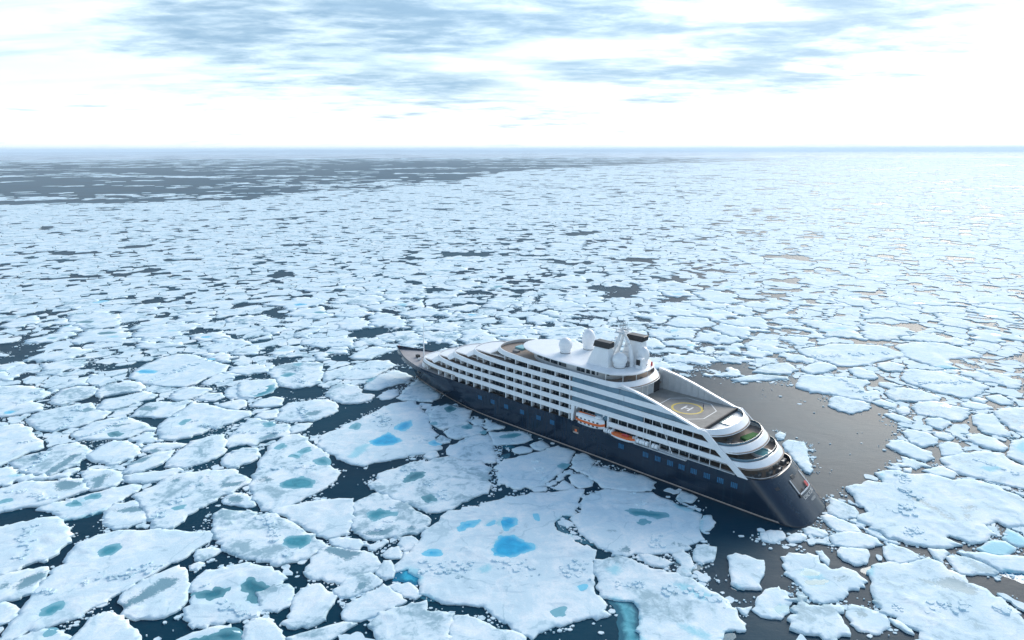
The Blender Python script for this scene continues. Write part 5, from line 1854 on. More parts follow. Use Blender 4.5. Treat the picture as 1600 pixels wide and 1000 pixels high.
def make_tiers():
    for k, (z0, un, ua) in enumerate(BANDS):
        flat = 50.4 if ua is None else None
        low = tier_line(un, ua, 0, flat)
        high = tier_line(un - 0.9, ua, 1.7, flat)
        lowc, highc = both(low), both(high)
        z1 = z0 + 1.5
        if k == 0:
            # cut the port side open for the lifeboat
            n = len(low)
            f = np.where((low[:, 0] > NOTCH[1]))[0]
            a = np.where((low[:, 0] < NOTCH[0]) & (low[:, 0] > 5))[0]
            i0, i1 = f[-1], a[0]
            cut0, cut1 = (NOTCH[1], 10.62), (NOTCH[0], 10.62)
            body = np.concatenate([low[i1:], lowc[n:], low[:i0 + 1]])
            bodyh = np.concatenate([high[i1:], highc[n:], high[:i0 + 1]])
            body = np.concatenate([[cut1], body, [cut0]])
            bodyh = np.concatenate([[cut1], bodyh, [cut0]])
            MB().wall(body, bodyh, 0.3, closed=False, z0=z0, z1=z1).build('balcony_band', M_WHITE, ship, smooth=True)
            slab = np.concatenate([body, [(NOTCH[1], 7.6), (NOTCH[0], 7.6)]])
            MB().prism(slab, z0 + 0.02, z0 + 0.35).build('deck_slab', M_TEAK, ship)
        else:
            if flat:
                port = low[:-1][::-1]
                stbd = low[1:-1] * np.array([1, -1])
                pt = high[:-1][::-1]
                sb = high[1:-1] * np.array([1, -1])
                # the line runs starboard aft, round the nose, to port aft
                lo_, hi_ = np.concatenate([port, stbd])[::-1], np.concatenate([pt, sb])[::-1]
                MB().wall(lo_, hi_, 0.3, closed=False, z0=z0, z1=z1).build('balcony_band', M_WHITE, ship, smooth=True)
            else:
                MB().wall(lowc, highc, 0.3, closed=True, z0=z0, z1=z1).build('balcony_band', M_WHITE, ship, smooth=True)
            ins = both(inset_line(low, 0.12))
            MB().prism(ins, z0 + 0.02, z0 + 0.35).build('deck_slab', M_TEAK, ship)
    # houses: what stands between one band and the next (row of cabins)
    rows = [(9.25, 11.02, 0, 145.0, 21.0), (11.35, 14.02, 1, 136.5, 24.0), (14.35, 17.02, 2, 128.0, 29.0), (17.35, 20.02, 3, 117.5, 50.0), (20.35, 23.02, 4, 105.5, 50.0)]
    for (z0, z1, k, un, ua) in rows:
        line = tier_line(un - 3.5, None, 0, ua) if ua >= 49 else tier_line(un - 3.5, ua)
        q = inset_line(line, 1.55)
        if k == 0:
            q = q[(q[:, 0] < 142)]
            q = np.concatenate([[(q[0][0], 0)], q]) if q[0][1] > 1e-6 else q
        c = both(q)
        if k < 2:
            # the lifeboat bay cuts into the two lowest rows
            n = len(q)
            i0 = np.where(q[:, 0] > NOTCH[1])[0][-1]
            i1 = np.where((q[:, 0] < NOTCH[0]))[0][0]
            c = np.concatenate([q[:i0 + 1], [(NOTCH[1], q[i0][1]), (NOTCH[1], 7.4), (NOTCH[0], 7.4), (NOTCH[0], q[i1][1])], q[i1:], c[n:]])
        MB().prism(c, z0, z1).build('cabin_glazing', M_GLASS, ship)
    # white rounded fairings that close the front of each row
    for k in range(5):
        z0, un, _ = BANDS[k]
        zb = 9.3 if k == 0 else BANDS[k - 1][0] + 1.42
        ub = 146.0 if k == 0 else BANDS[k - 1][1] - 5.5
        ub = min(ub, un + 3.2)
        lo = nose(ub)
        hi = nose(un)
        lim_u = {0: 139.8, 1: 131.4, 2: 123.0, 3: 113.5, 4: 103.2}[k]
        s = max(2, int(np.sum(hi[:, 0] > lim_u)))
        a, b = lo[:s + 1], hi[:s + 1]
        if k == 0:
            a = b.copy()
            a[:, 0] += 0.6
        lp = np.concatenate([a[::-1], np.column_stack([a[1:, 0], -a[1:, 1]])])
        hp = np.concatenate([b[::-1], np.column_stack([b[1:, 0], -b[1:, 1]])])
        n = len(lp)
        m = MB()
        m.add([(*p, zb) for p in lp] + [(*p, z0 + 0.05) for p in hp] + [(p[0] - 0.8, p[1] * 0.9, zb) for p in lp] + [(p[0] - 0.8, p[1] * 0.9, z0 + 0.05) for p in hp],
              [[i, i + 1, n + i + 1, n + i] for i in range(n - 1)] + [[2 * n + i, 3 * n + i, 3 * n + i + 1, 2 * n + i + 1] for i in range(n - 1)]
              + [[0, n, 3 * n, 2 * n], [n - 1, 3 * n - 1, 4 * n - 1, 2 * n - 1]])
        m.build('front_fairing', M_WHITE, ship, smooth=True)
        # white weather deck in front of the next tier
    for k, (z, ua_, ub_) in enumerate(((12.30, 122, 144.2), (15.30, 114, 135.6), (18.30, 104, 127.0), (21.30, 96, 116.6))):
        q = inset_line(nose(ub_), 0.25)
        q = q[q[:, 0] > ua_ - 4]
        # the sides stay open where the balconies run, so only the middle is decked
        q[:, 1] = np.minimum(q[:, 1], 6.3 + 0.0 * q[:, 0])
        MB().prism(both(np.concatenate([q, [(ua_ - 4, q[-1][1])]])) if True else None, z - 0.5, z).build('weather_deck', M_WHITE, ship, bevel=0.1)
    # partitions between the balconies, port side, each a white screen
    pm = {}
    for r_i, (z0, z1, k, ufrom, uto) in enumerate(((9.25, 11.0, 0, 69.5, 138), (12.5, 14.0, 1, 69.5, 131), (15.5, 17.0, 2, 69.5, 123), (18.5, 20.0, 3, 69.5, 113), (21.5, 23.0, 4, 69.5, 100))):
        pitch = 3.75 if k < 4 else 5.6
        u = ufrom
        c = 0
        un = BANDS[k][1]
        full = nose(un)
        while u < uto:
            c += 1
            if c % 9 != 0:
                hw = float(np.interp(u, full[::-1][:, 0], full[::-1][:, 1])) if u > full[-1][0] else 10.62
                hw2 = hw
                key = (k,)
                if key not in pm:
                    mb = MB().box(-0.13, 0.13, -1.75, -0.12, 0, z1 - z0 + (0 if k == 0 else 0.0))
                    o = mb.build('balcony_partition', M_WHITE, ship)
                    pm[key] = o
                else:
                    o = pm[key].copy()
                    COL.objects.link(o)
                o.location = (u, hw2, z0 - (0 if k == 0 else 0.02))
            u += pitch
    # tinted glass strips that close the side aft of the cabins
    for (z0, z1, ua, ub) in ((21.5, 23.0, 52.0, 68.5), (18.5, 20.0, 52.0, 68.5), (15.5, 17.0, 44.0, 68.5), (12.5, 14.0, 55.6, 60.0)):
        n = max(1, int(round((ub - ua) / 4.1)))
        for i in range(n):
            a = ua + (ub - ua) * i / n
            b = ua + (ub - ua) * (i + 1) / n
            MB().box(a + 0.03, b - 0.03, 10.38, 10.50, z0 - 0.02, z1 + 0.02).build('glass_panel', M_TEAL, ship)
    # thin posts along the open promenade aft
    post = None
    for (z0, z1, ua, ub, st) in ((12.45, 14.05, 24, 55, 3.1), (15.45, 17.05, 29, 44, 3.0), (9.2, 11.05, 21, 44, 2.9)):
        u = ua
        while u < ub:
            if post is None:
                post = MB().box(-0.06, 0.06, -0.06, 0.06, 0, 1.65).build('promenade_post', M_WHITE, ship)
                o = post
            else:
                o = post.copy()
                COL.objects.link(o)
            o.location = (u, 10.45, z0)
            u += st
    # raking struts that tie the aft terraces to the hull, one each side
    for s in (1, -1):
        pts = [(28.0, 18.4), (25.4, 18.4), (13.6, 9.0), (16.2, 9.0)]
        MB().side_plate(pts, s * 10.45, s * 10.78).build('raking_strut', M_WHITE, ship, bevel=0.05)
    # ledge along the hull top
    for s in (1, -1):
        MB().box(17, 44, s * 10.3 - 0.45, s * 10.3 + 0.45, 9.12, 9.30).build('hull_rail', M_GREYW, ship)


make_tiers()

WING = [(51.6, 24.4), (50.2, 24.3), (48.2, 23.95), (45.1, 23.4), (41.1, 22.45), (37.1, 21.3), (33.3, 20.1), (29.5, 19.0), (27.2, 18.35), (25.5, 18.2)]


def make_wings():
    wc = spline(WING, 40)

    def wz(u):
        return float(np.interp(u, wc[::-1][:, 0], wc[::-1][:, 1]))
    for s in (1, -1):
        us = np.linspace(25.6, 51.5, 30)
        # inner lining
        pts = [(u, 17.2) for u in us] + [(u, wz(u) - 0.1) for u in us[::-1]]
        MB().side_plate(pts, s * 10.02, s * 10.30).build('wing_lining', M_GREYW, ship)
        # stiffeners on the inner face
        for u in np.arange(29, 50, 1.9):
            MB().box(u - 0.07, u + 0.07, min(s * 9.85, s * 10.0), max(s * 9.85, s * 10.0), 18.25, wz(u) - 0.25).build('wing_stiffener', M_GREYW, ship)
        # outer skin: white band between two glass strips, cut by the curve
        for nm, za, zb, mat, off in (('wing_glass', 18.45, 20.05, M_TEAL, 10.42), ('wing_band', 20.0, 21.5, M_WHITE, 10.62), ('wing_glass', 21.45, 23.05, M_TEAL, 10.42), ('wing_band', 17.0, 18.5, M_WHITE, 10.60)):
            uu = [u for u in np.linspace(25.6, 51.98, 60) if wz(u) - 0.3 > za + 0.05]
            if nm == 'wing_band':
                uu = [u for u in uu if u < 50.38]
            if nm == 'wing_band' and za < 18:
                uu = [u for u in uu if u > 27.5]
            if not uu:
                continue
            pts = [(u, za) for u in uu] + [(u, min(zb, wz(u) - 0.3)) for u in uu[::-1]]
            MB().side_plate(pts, s * 10.25, s * off).build(nm, mat, ship)
        # white rim
        vs, n = [], len(wc)
        for u, z in wc:
            vs += [(u, s * 9.9, z - 0.45), (u, s * 10.75, z - 0.45), (u, s * 10.75, z + 0.05), (u, s * 9.9, z + 0.05)]
        fs = [[4 * i + j, 4 * i + (j + 1) % 4, 4 * i + 4 + (j + 1) % 4, 4 * i + 4 + j] for i in range(n - 1) for j in range(4)]
        fs += [[0, 1, 2, 3], [4 * n - 4, 4 * n - 3, 4 * n - 2, 4 * n - 1]]
        MB().add(vs, fs).build('wing_rim', M_WHITE, ship)


make_wings()


def ring_mesh(c, r0, r1, z, k=48, z1=None):
    vs = [(c[0] + r * math.cos(6.2832 * j / k), c[1] + r * math.sin(6.2832 * j / k), z) for r in (r0, r1) for j in range(k)]
    fs = [[j, (j + 1) % k, k + (j + 1) % k, k + j] for j in range(k)]
    return vs, fs


def make_helideck():
    pad = MB().prism([(26.8, -10.0), (50.2, -10.0), (50.2, 10.0), (26.8, 10.0)], 17.75, 18.2).build('helideck', M_HELI, ship)
    c = (36.8, -0.6)
    MB().add(*ring_mesh(c, 3.75, 4.4, 18.206)).build('landing_circle', M_YELLOW, pad)
    H = MB()
    # the letter H, read from aft
    for (x, y, a, b) in ((-1.7, 1.7, -1.2, -0.7), (-1.7, 1.7, 0.7, 1.2)):
        H.add([(c[0] + a, c[1] + x, 18.208), (c[0] + b, c[1] + x, 18.208), (c[0] + b, c[1] + y, 18.208), (c[0] + a, c[1] + y, 18.208)], [[0, 1, 2, 3]])
    H.add([(c[0] - 0.7, c[1] - 0.25, 18.208), (c[0] + 0.7, c[1] - 0.25, 18.208), (c[0] + 0.7, c[1] + 0.25, 18.208), (c[0] - 0.7, c[1] + 0.25, 18.208)], [[0, 1, 2, 3]])
    H.build('landing_letter', M_LINE, pad)
    # eight-sided white border
    oc = [(c[0] + x, c[1] + y) for x, y in ((-6.9, -3.6), (-6.9, 3.8), (-3.4, 7.4), (3.6, 7.4), (7.4, 3.8), (7.4, -3.8), (3.8, -7.4), (-3.4, -7.4))]
    for i in range(8):
        a, b = np.array(oc[i]), np.array(oc[(i + 1) % 8])
        d = (b - a) / np.hypot(*(b - a))
        n2 = np.array([-d[1], d[0]]) * 0.14
        MB().add([(*(a + n2), 18.205), (*(b + n2), 18.205), (*(b - n2), 18.205), (*(a - n2), 18.205)], [[0, 1, 2, 3]]).build('border_line', M_LINE, pad)
    # step down to the aft terrace
    MB().box(26.4, 26.78, -9.9, 9.9, 16.9, 18.45).build('deck_edge_coaming', M_DARK, ship)
    # forward wall under the upper deck
    fw = MB()
    fw.prism([(50.3, -8.4), (50.3, 8.8), (51.5, 8.8), (51.5, -8.4)], 18.2, 23.0)
    fw.build('hangar_wall', M_GREYW, ship)
    MB().box(50.15, 50.28, -8.2, -5.2, 18.25, 22.3).build('hangar_doorway', M_DARK, ship)
    MB().box(50.15, 50.28, 3.4, 6.2, 18.25, 20.6).build('hangar_doorway', M_DARK, ship)
    for v in (-4.5, -1.5, 1.5):
        MB().box(50.02, 50.29, v - 0.12, v + 0.12, 18.25, 22.9).build('wall_pilaster', M_WHITE, ship)
    m = MB()
    m.box(47.2, 48.8, 6.6, 8.2, 18.2, 19.1)
    m.box(47.0, 49.0, 6.4, 8.4, 19.1, 19.2)
    m.build('equipment_locker', M_GREYW, ship)
    # aft terrace on deck eight with its skylight
    q = both(inset_line(tail(21.4), 0.5))
    q = q[q[:, 0] < 27.0] if False else q
    MB().prism([p for p in q if p[0] <= 30.5], 17.36, 17.5).build('terrace_deck', M_GREYW, ship)
    for i in range(2):
        for j in range(3):
            MB().box(22.9 + i * 1.75, 24.5 + i * 1.75, -5.2 + j * 2.3, -3.1 + j * 2.3, 17.5, 17.75).build('skylight_pane', M_SKYL, ship)


make_helideck()


def make_terraces():
    # decks seven and six aft: floor, glass rail, pool and turf
    for k, (z, ua) in enumerate(((14.36, 16.1), (11.36, 12.0))):
        rail = inset_line(tail(ua), 0.55)
        MB().wall(both(rail), both(rail), 0.06, closed=False, z0=z + 1.1, z1=z + 1.75).build('glass_rail', M_TEAL, ship)
    vs, fs = ring_mesh((14.9, -0.8), 0, 2.2, 12.1, 28)
    m = MB().lathe((15.0, -0.6, 11.35), [(2.5, 0), (2.5, 0.75), (2.05, 0.75), (2.05, 0.62), (0.01, 0.62)], 28)
    m.build('plunge_pool', M_POOLW, ship)
    MB().lathe((15.0, -0.6, 11.35), [(2.72, 0), (2.72, 0.80), (2.5, 0.80), (2.5, 0.0)], 28).build('pool_coaming', M_WHITE, ship)
    MB().prism([(17.6, -4.4), (19.4, -4.4), (20.6, 0.6), (18.2, 1.4)], 14.36, 15.05).build('turf_patch', M_TURF, ship)
    for (u, v) in ((21.5, 5.5), (22.2, 3.2), (23.0, -4.0), (19.8, 4.8)):
        MB().box(u - 0.5, u + 0.5, v - 0.9, v + 0.9, 14.36, 14.95).build('deck_lounger', M_METAL, ship, bevel=0.05)
    for (u, v) in ((18.0, 5.5), (19.4, 3.4), (18.6, -5.0), (20.6, 1.0), (16.2, 6.6)):
        MB().box(u - 0.5, u + 0.5, v - 0.8, v + 0.8, 11.36, 11.9).build('deck_lounger', M_METAL, ship, bevel=0.05)
    # mooring deck gear under the lowest terrace
    for (u, v) in ((11.6, -6.6), (12.2, -3.6), (13.2, 5.4), (11.6, 2.2), (14.0, 8.0), (10.6, -1.4)):
        m = MB()
        m.tube([(u, v - 0.8, 8.3), (u, v + 0.8, 8.3)], 0.5, 12)
        m.box(u - 0.5, u + 0.5, v - 1.0, v - 0.8, 7.6, 8.9)
        m.box(u - 0.5, u + 0.5, v + 0.8, v + 1.0, 7.6, 8.9)
        m.build('mooring_winch', M_METAL, ship)
    for (u, v) in ((10.3, 6.2), (10.2, -6.4), (9.6, 0.6)):
        m = MB()
        for d in (-0.35, 0.35):
            m.lathe((u, v + d, 7.6), [(0.2, 0), (0.2, 0.8), (0.28, 0.85), (0.28, 0.95)], 10)
        m.build('mooring_bollard', M_BLACK, ship)
    rl = inset_line(TOPL[-22:], 0.14)
    q = both(rl)
    q = np.array([p for p in q])
    MB().tube([(p[0], p[1], HULL_H + 0.45) for p in q], 0.06, 6).build('stern_rail', M_GREYW, ship)


make_terraces()


def on_transom(pts, off):
    """(v, z) -> points lying on the raked stern, pushed out by off"""
    out = []
    for v, z in pts:
        u = transom_u(v, z)
        du = (transom_u(v + 0.05, z) - transom_u(v - 0.05, z)) / 0.1
        n2 = Vector((-1, du, 0.45)).normalized()
        out.append((u + n2.x * off, v + n2.y * off, z + n2.z * off))
    return out


def transom_patch(name, v0, v1, z0, z1, off, mat, nv=8, nz=4):
    vv = np.linspace(v0, v1, nv)
    zz = np.linspace(z0, z1, nz)
    vs = on_transom([(v, z) for z in zz for v in vv], off) + on_transom([(v, z) for z in zz for v in vv], off - 0.12)
    q = nv * nz
    fs = []
    for i in range(nz - 1):
        for j in range(nv - 1):
            a = i * nv + j
            fs += [[a, a + 1, a + nv + 1, a + nv], [q + a, q + a + nv, q + a + nv + 1, q + a + 1]]
    edge = [j for j in range(nv)] + [i * nv + nv - 1 for i in range(1, nz)] + [(nz - 1) * nv + j for j in range(nv - 2, -1, -1)] + [i * nv for i in range(nz - 2, 0, -1)]
    for i in range(len(edge)):
        a, b = edge[i], edge[(i + 1) % len(edge)]
        fs.append([a, b, q + b, q + a])
    return MB().add(vs, fs).build(name, mat, hull)


def make_transom():
    transom_patch('stern_platform_panel', -5.4, 1.3, 4.9, 7.5, 0.04, M_TRANSOM)
    transom_patch('stern_platform_panel', -8.6, -6.3, 5.6, 7.5, 0.04, M_TRANSOM, 4, 4)
    transom_patch('platform_rail', 1.3, 1.6, 4.7, 7.6, 0.30, M_GREYW, 2, 4)
    transom_patch('platform_rail', -5.9, -5.5, 4.6, 7.6, 0.30, M_GREYW, 2, 4)
    transom_patch('platform_sill', -5.4, 1.3, 4.65, 4.88, 0.35, M_GREYW, 8, 2)
    transom_patch('life_ring_box', -4.6, -3.5, 4.9, 5.9, 0.5, M_RED, 3, 3)
    transom_patch('stern_fender', 1.2, 1.9, 4.3, 4.9, 0.35, M_BLACK, 2, 2)
    transom_patch('stern_fender', -1.2, -0.6, 4.9, 5.4, 0.4, M_BLACK, 2, 2)
    transom_patch('fairlead', -2.0, -0.2, 7.3, 8.0, 0.12, M_BLACK, 3, 2)
    transom_patch('fairlead', 6.4, 7.6, 7.0, 7.5, 0.06, M_BLACK, 3, 2)
    # name and home port lettered on the stern
    for txt, vmid, zmid, size in (('SCENIC ECLIPSE', -2.6, 3.55, 0.95), ('NASSAU', -3.0, 2.6, 0.7)):
        cu = bpy.data.curves.new('stern_lettering', 'FONT')
        cu.body = txt
        cu.size = size
        cu.align_x = 'CENTER'
        tmp = bpy.data.objects.new('stern_lettering', cu)
        COL.objects.link(tmp)
        dg = bpy.context.evaluated_depsgraph_get()
        me = bpy.data.meshes.new_from_object(tmp.evaluated_get(dg))
        bpy.data.objects.remove(tmp)
        co = [(vmid - v.co.x, zmid + v.co.y * 0.9) for v in me.vertices]
        new = on_transom(co, 0.06)
        for v, p in zip(me.vertices, new):
            v.co = p
        me.materials.clear()
        new_obj('stern_lettering', me, M_LINE, hull)


make_transom()


def make_hull_details():
    # groups of four tall panes along the hull
    wu = [16.9, 20.6, 24.3, 28.0, 31.5, 34.9, 38.7, 42.5, 50.5, 75.8, 81.3, 88.3, 95.3, 101.5, 107.5]
    pane = None
    for i, u in enumerate(wu):
        mat = M_BLUEW
        v = side_v(u, 6.3)
        fr = MB().box(u - 0.95, u + 0.95, v - 0.1, v + 0.02, 5.55, 7.15).build('hull_window', M_NAVY, ship)
        for j in range(4):
            du = (j - 1.5) * 0.46
            if pane is None:
                pane = MB().box(-0.15, 0.15, -0.03, 0.03, -0.72, 0.72).build('pane', mat, fr)
                o = pane
            else:
                o = pane.copy()
                COL.objects.link(o)
                o.parent = fr
            o.location = (u + du, v + 0.03, 6.35)
    # open side door
    v = side_v(66.7, 6.5)
    d = MB().box(65.4, 68.0, v - 0.1, v + 0.03, 5.5, 7.7).build('side_door_opening', M_DARK, ship)
    MB().box(65.7, 67.6, v + 0.0, v + 0.06, 5.5, 6.0).build('threshold', M_BEIGE, d)
    MB().box(66.2, 67.0, v + 0.0, v + 0.05, 6.0, 6.8).build('locker', M_ORANGE, d)
    # anchor pocket on the bow flare
    v = side_v(145.6, 6.0)
    m = MB().tube([(145.2, v - 0.5, 6.2), (145.3, v + 0.12, 6.1)], 0.95, 14)
    m.build('anchor_pocket', M_BLACK, ship)
    MB().box(144.7, 145.8, v - 0.1, v + 0.35, 5.3, 5.6).build('anchor', M_METAL, ship, bevel=0.1)
    # foredeck mast, hatch, windlasses
    MB().tube([(149.6, 0, 9.3), (149.3, 0, 23.0)], 0.26, 10, 0.12).build('foremast', M_WHITE, ship)
    MB().tube([(149.45, -1.2, 19.5), (149.45, 1.2, 19.5)], 0.07, 6).build('foremast_yard', M_WHITE, ship)
    MB().box(150.4, 151.8, 1.2, 2.4, 9.3, 10.4).build('deck_hatch', M_BLACK, ship, bevel=0.08)
    for v in (-2.0, 3.9):
        m = MB().tube([(147.6, v - 0.7, 9.9), (147.6, v + 0.7, 9.9)], 0.45, 12)
        m.box(147.1, 148.1, v - 0.15, v + 0.15, 9.3, 10.3)
        m.build('anchor_windlass', M_GREYW, ship)
    MB().tube([(165.2, 0, 10.5), (165.2, 0, 11.5)], 0.10, 6).build('jackstaff', M_RED, ship)


make_hull_details()


def roof_line(un, ua, w, blunt=14.0):
    a = spline([(un, 0), (un - 0.5, 2.4), (un - 2.0, 4.8), (un - 5, 7.0), (un - 10, 8.7), (un - 17, 9.7), (un - 24, w)], 24)
    c = spline([(ua + 8.0, w), (ua + 5.6, w - 0.5), (ua + 2.9, w - 2.4), (ua + 0.8, w * 0.5), (ua + 0.1, w * 0.2), (ua, 0)], 18)
    b = np.array([a[-1] + (c[0] - a[-1]) * k / 12 for k in range(1, 12)])
    q = np.concatenate([a, b, c])
    q[:, 1] = np.maximum(q[:, 1], 0)
    return q


def radome(c, r=2.1, h=4.9):
    base = 0.9
    prof = [(r * 0.75, 0), (r * 0.75, base * 0.6), (r * 0.86, base)]
    hh = h - base
    for i in range(1, 12):
        a = -0.9 + (math.pi / 2 + 0.9) * i / 11
        prof.append((max(0.02, r * math.cos(a)), base + hh * 0.42 + hh * 0.58 * math.sin(a) if a > 0 else base + hh * 0.42 + hh * 0.53 * math.sin(a)))
    o = MB().lathe(c, prof, 18).build('radome', M_WHITE, ship, smooth=True)
    MB().lathe((c[0], c[1], c[2]), [(r * 0.80, 0), (r * 0.80, 0.25), (r * 0.74, 0.3)], 18).build('radome_base', M_METAL, o)
    return o


def make_top():
    # deck ten: house with dark windows, roof, open deck with pool ahead
    house = inset_line(roof_line(92.0, 55.0, 10.0), 1.2)
    MB().prism(both(house), 23.36, 26.25).build('observation_house', M_GREYW, ship)
    hl = inset_line(roof_line(92.0, 55.0, 10.0), 1.12)
    side = hl[(hl[:, 0] < 88) & (hl[:, 0] > 60)]
    us = np.linspace(86, 58, 9)
    for i in range(8):
        if i in (4,):
            continue
        a, b = us[i] - 0.3, us[i + 1] + 0.3
        for s in (1, -1):
            va = float(np.interp(a, hl[::-1][:, 0], hl[::-1][:, 1]))
            vb = float(np.interp(b, hl[::-1][:, 0], hl[::-1][:, 1]))
            pts = [(a, s * va), (b, s * vb), (b, s * (vb - 0.2)), (a, s * (va - 0.2))]
            MB().prism(pts, 24.5, 26.15).build('observation_window', M_GLASS, ship)
    rf = roof_line(95.0, 49.6, 10.05)
    rc = both(rf)
    inn = both(inset_line(rf, 1.0))
    m = MB()
    n = len(rc)
    m.add([(*p, 26.2) for p in rc] + [(*p, 26.48) for p in rc] + [(*p, 26.62) for p in inn],
          [list(range(n))[::-1], list(range(2 * n, 3 * n))] + [[i, (i + 1) % n, n + (i + 1) % n, n + i] for i in range(n)] + [[n + i, n + (i + 1) % n, 2 * n + (i + 1) % n, 2 * n + i] for i in range(n)])
    m.build('roof', M_WHITE, ship)
    # roof posts over the aft terrace
    for (u, v) in ((57.5, 9.3), (53.2, 7.0), (51.3, 3.0), (51.0, -2.5), (53.0, -7.0)):
        MB().tube([(u, v, 23.36), (u, v, 26.2)], 0.12, 8).build('roof_post', M_WHITE, ship)
    for (u, v) in ((52.5, 4.6), (51.2, 0.4), (54.0, 7.3), (50.2, -4.5)):
        MB().box(u - 0.4, u + 0.4, v - 0.4, v + 0.4, 23.36, 24.2).build('terrace_seat', M_METAL, ship, bevel=0.06)
    # forward pool on deck ten
    MB().prism([(96.0, -1.8), (99.6, -1.6), (99.6, 1.6), (96.0, 1.8)], 23.36, 24.0).build('deck_pool', M_POOLW, ship)
    for v in (-4.0, 4.4):
        MB().box(95.4, 97.6, v - 0.7, v + 0.7, 23.36, 24.0).build('deck_lounger', M_METAL, ship, bevel=0.05)
    radome((77.6, 2.4, 26.5), 2.15, 5.0)
    radome((74.6, -5.6, 26.5), 2.15, 6.6)
    radome((57.0, 3.2, 26.5), 2.2, 4.6)
    radome((53.6, -3.6, 26.5), 2.0, 5.6)
    # port funnel: raked white casing with a black louvred head
    f = MB().taper((59.0, 66.8, 2.2, 6.2), (59.8, 64.6, 2.8, 5.4), 26.5, 32.0).build('funnel_casing', M_WHITE, ship, bevel=0.25)
    MB().taper((59.4, 65.0, 2.6, 5.6), (59.2, 64.6, 2.8, 5.4), 32.0, 33.8).build('funnel_head', M_BLACK, f, bevel=0.2)
    f = MB().taper((53.0, 60.6, -6.0, -2.0), (53.6, 58.8, -5.4, -2.4), 26.5, 33.6).build('funnel_casing', M_WHITE, ship, bevel=0.25)
    MB().taper((53.2, 59.2, -5.6, -2.3), (52.8, 58.6, -5.4, -2.5), 33.6, 35.2).build('funnel_head', M_BLACK, f, bevel=0.2)
    # mast: curved twin pylons, platform, radar scanners, aerials
    for s in (-1, 1):
        pts = spline([(62.5, s * 1.5, 26.5), (60.8, s * 1.4, 30.0), (59.4, s * 1.2, 33.5), (58.6, s * 0.7, 36.2)], 12)
        MB().tube([tuple(p) for p in pts], 0.75, 10, 0.35).build('mast_pylon', M_WHITE, ship, smooth=True)
    pts = spline([(55.0, 0, 26.5), (55.4, 0, 30.5), (56.6, 0, 34.0), (58.4, 0, 36.2)], 12)
    MB().tube([tuple(p) for p in pts], 0.8, 10, 0.35).build('mast_pylon', M_WHITE, ship, smooth=True)
    MB().taper((56.6, 60.4, -1.6, 1.6), (57.0, 60.0, -1.3, 1.3), 36.1, 36.5).build('mast_platform', M_GREYW, ship)
    MB().tube([(58.5, 0, 36.4), (58.3, 0, 40.4)], 0.16, 8, 0.07).build('mast_pole', M_GREYW, ship)
    for z, w in ((37.4, 2.2), (38.4, 1.7), (39.2, 1.1)):
        MB().tube([(58.4, -w, z), (58.4, w, z)], 0.09, 6).build('mast_yard', M_GREYW, ship)
    for (u, v, z) in ((60.0, 0.9, 36.5), (57.2, -0.9, 36.5)):
        m = MB().tube([(u, v, z), (u, v, z + 0.5)], 0.16, 8)
        m.box(u - 1.3, u + 1.3, v - 0.12, v + 0.12, z + 0.5, z + 0.75)
        m.build('radar_scanner', M_WHITE, ship)
    for (u, v, z, r_) in ((59.4, -1.2, 36.5, 0.45), (57.4, 1.1, 36.5, 0.40), (60.6, 0.0, 33.6, 0.55), (56.2, 0.0, 33.2, 0.5)):
        MB().lathe((u, v, z), [(r_ * 0.6, 0), (r_, r_ * 0.5), (r_ * 0.95, r_ * 1.1), (r_ * 0.55, r_ * 1.6), (0.02, r_ * 1.75)], 12).build('small_radome', M_WHITE, ship, smooth=True)
    for s in (-1, 1):
        for k in range(4):
            MB().tube([(61.6 - k * 0.8, s * 1.45, 28.0 + k * 2.0), (55.2 + k * 0.5, 0, 29.0 + k * 1.7)], 0.07, 6).build('mast_brace', M_GREYW, ship)
    for v in (-2.1, -1.2, 1.3, 2.1):
        MB().tube([(58.4, v, 37.4), (58.4, v, 39.6 - abs(v) * 0.3)], 0.04, 5).build('whip_aerial', M_METAL, ship)
    # smaller roof gear
    o = MB().taper((50.9, 53.3, -1.6, 0.8), (51.3, 52.9, -1.2, 0.4), 26.55, 29.6).build('vent_housing', M_WHITE, ship, bevel=0.15)
    MB().box(51.8, 53.0, 0.52, 0.78, 27.6, 29.2).build('vent_grille', M_BLACK, o)
    MB().lathe((50.9, -4.4, 26.55), [(0.3, 0), (0.3, 0.9), (0.18, 1.3)], 10).build('roof_vent', M_RED, ship)
    MB().taper((66.4, 70.0, -4.5, -1.2), (66.8, 69.4, -4.0, -1.6), 26.55, 29.0).build('roof_house', M_WHITE, ship, bevel=0.15)
    MB().box(55.2, 56.4, 0.6, 1.8, 26.55, 28.0).build('roof_locker', M_METAL, ship, bevel=0.08)


make_top()


# ------------------------------------------------------------------ boats and rafts stowed along the port side
def boat_sections(L, W, H, n=15, keel=0.35):
    """half-section rings of a double-ended boat hull, local u from -L/2 to L/2"""
    secs = []
    for i in range(n):
        s = -1 + 2 * i / (n - 1)
        w = W / 2 * (1 - abs(s) ** 3.2) ** 0.6 + 0.05
        sh = H * (1 + 0.12 * s * s)
        bz = H * 0.35 * abs(s) ** 3
        secs.append((s * L / 2, [(w * 0.08, bz), (w * 0.75, bz + H * 0.22), (w * 0.97, bz * 0.6 + H * 0.55), (w, sh)]))
    return secs


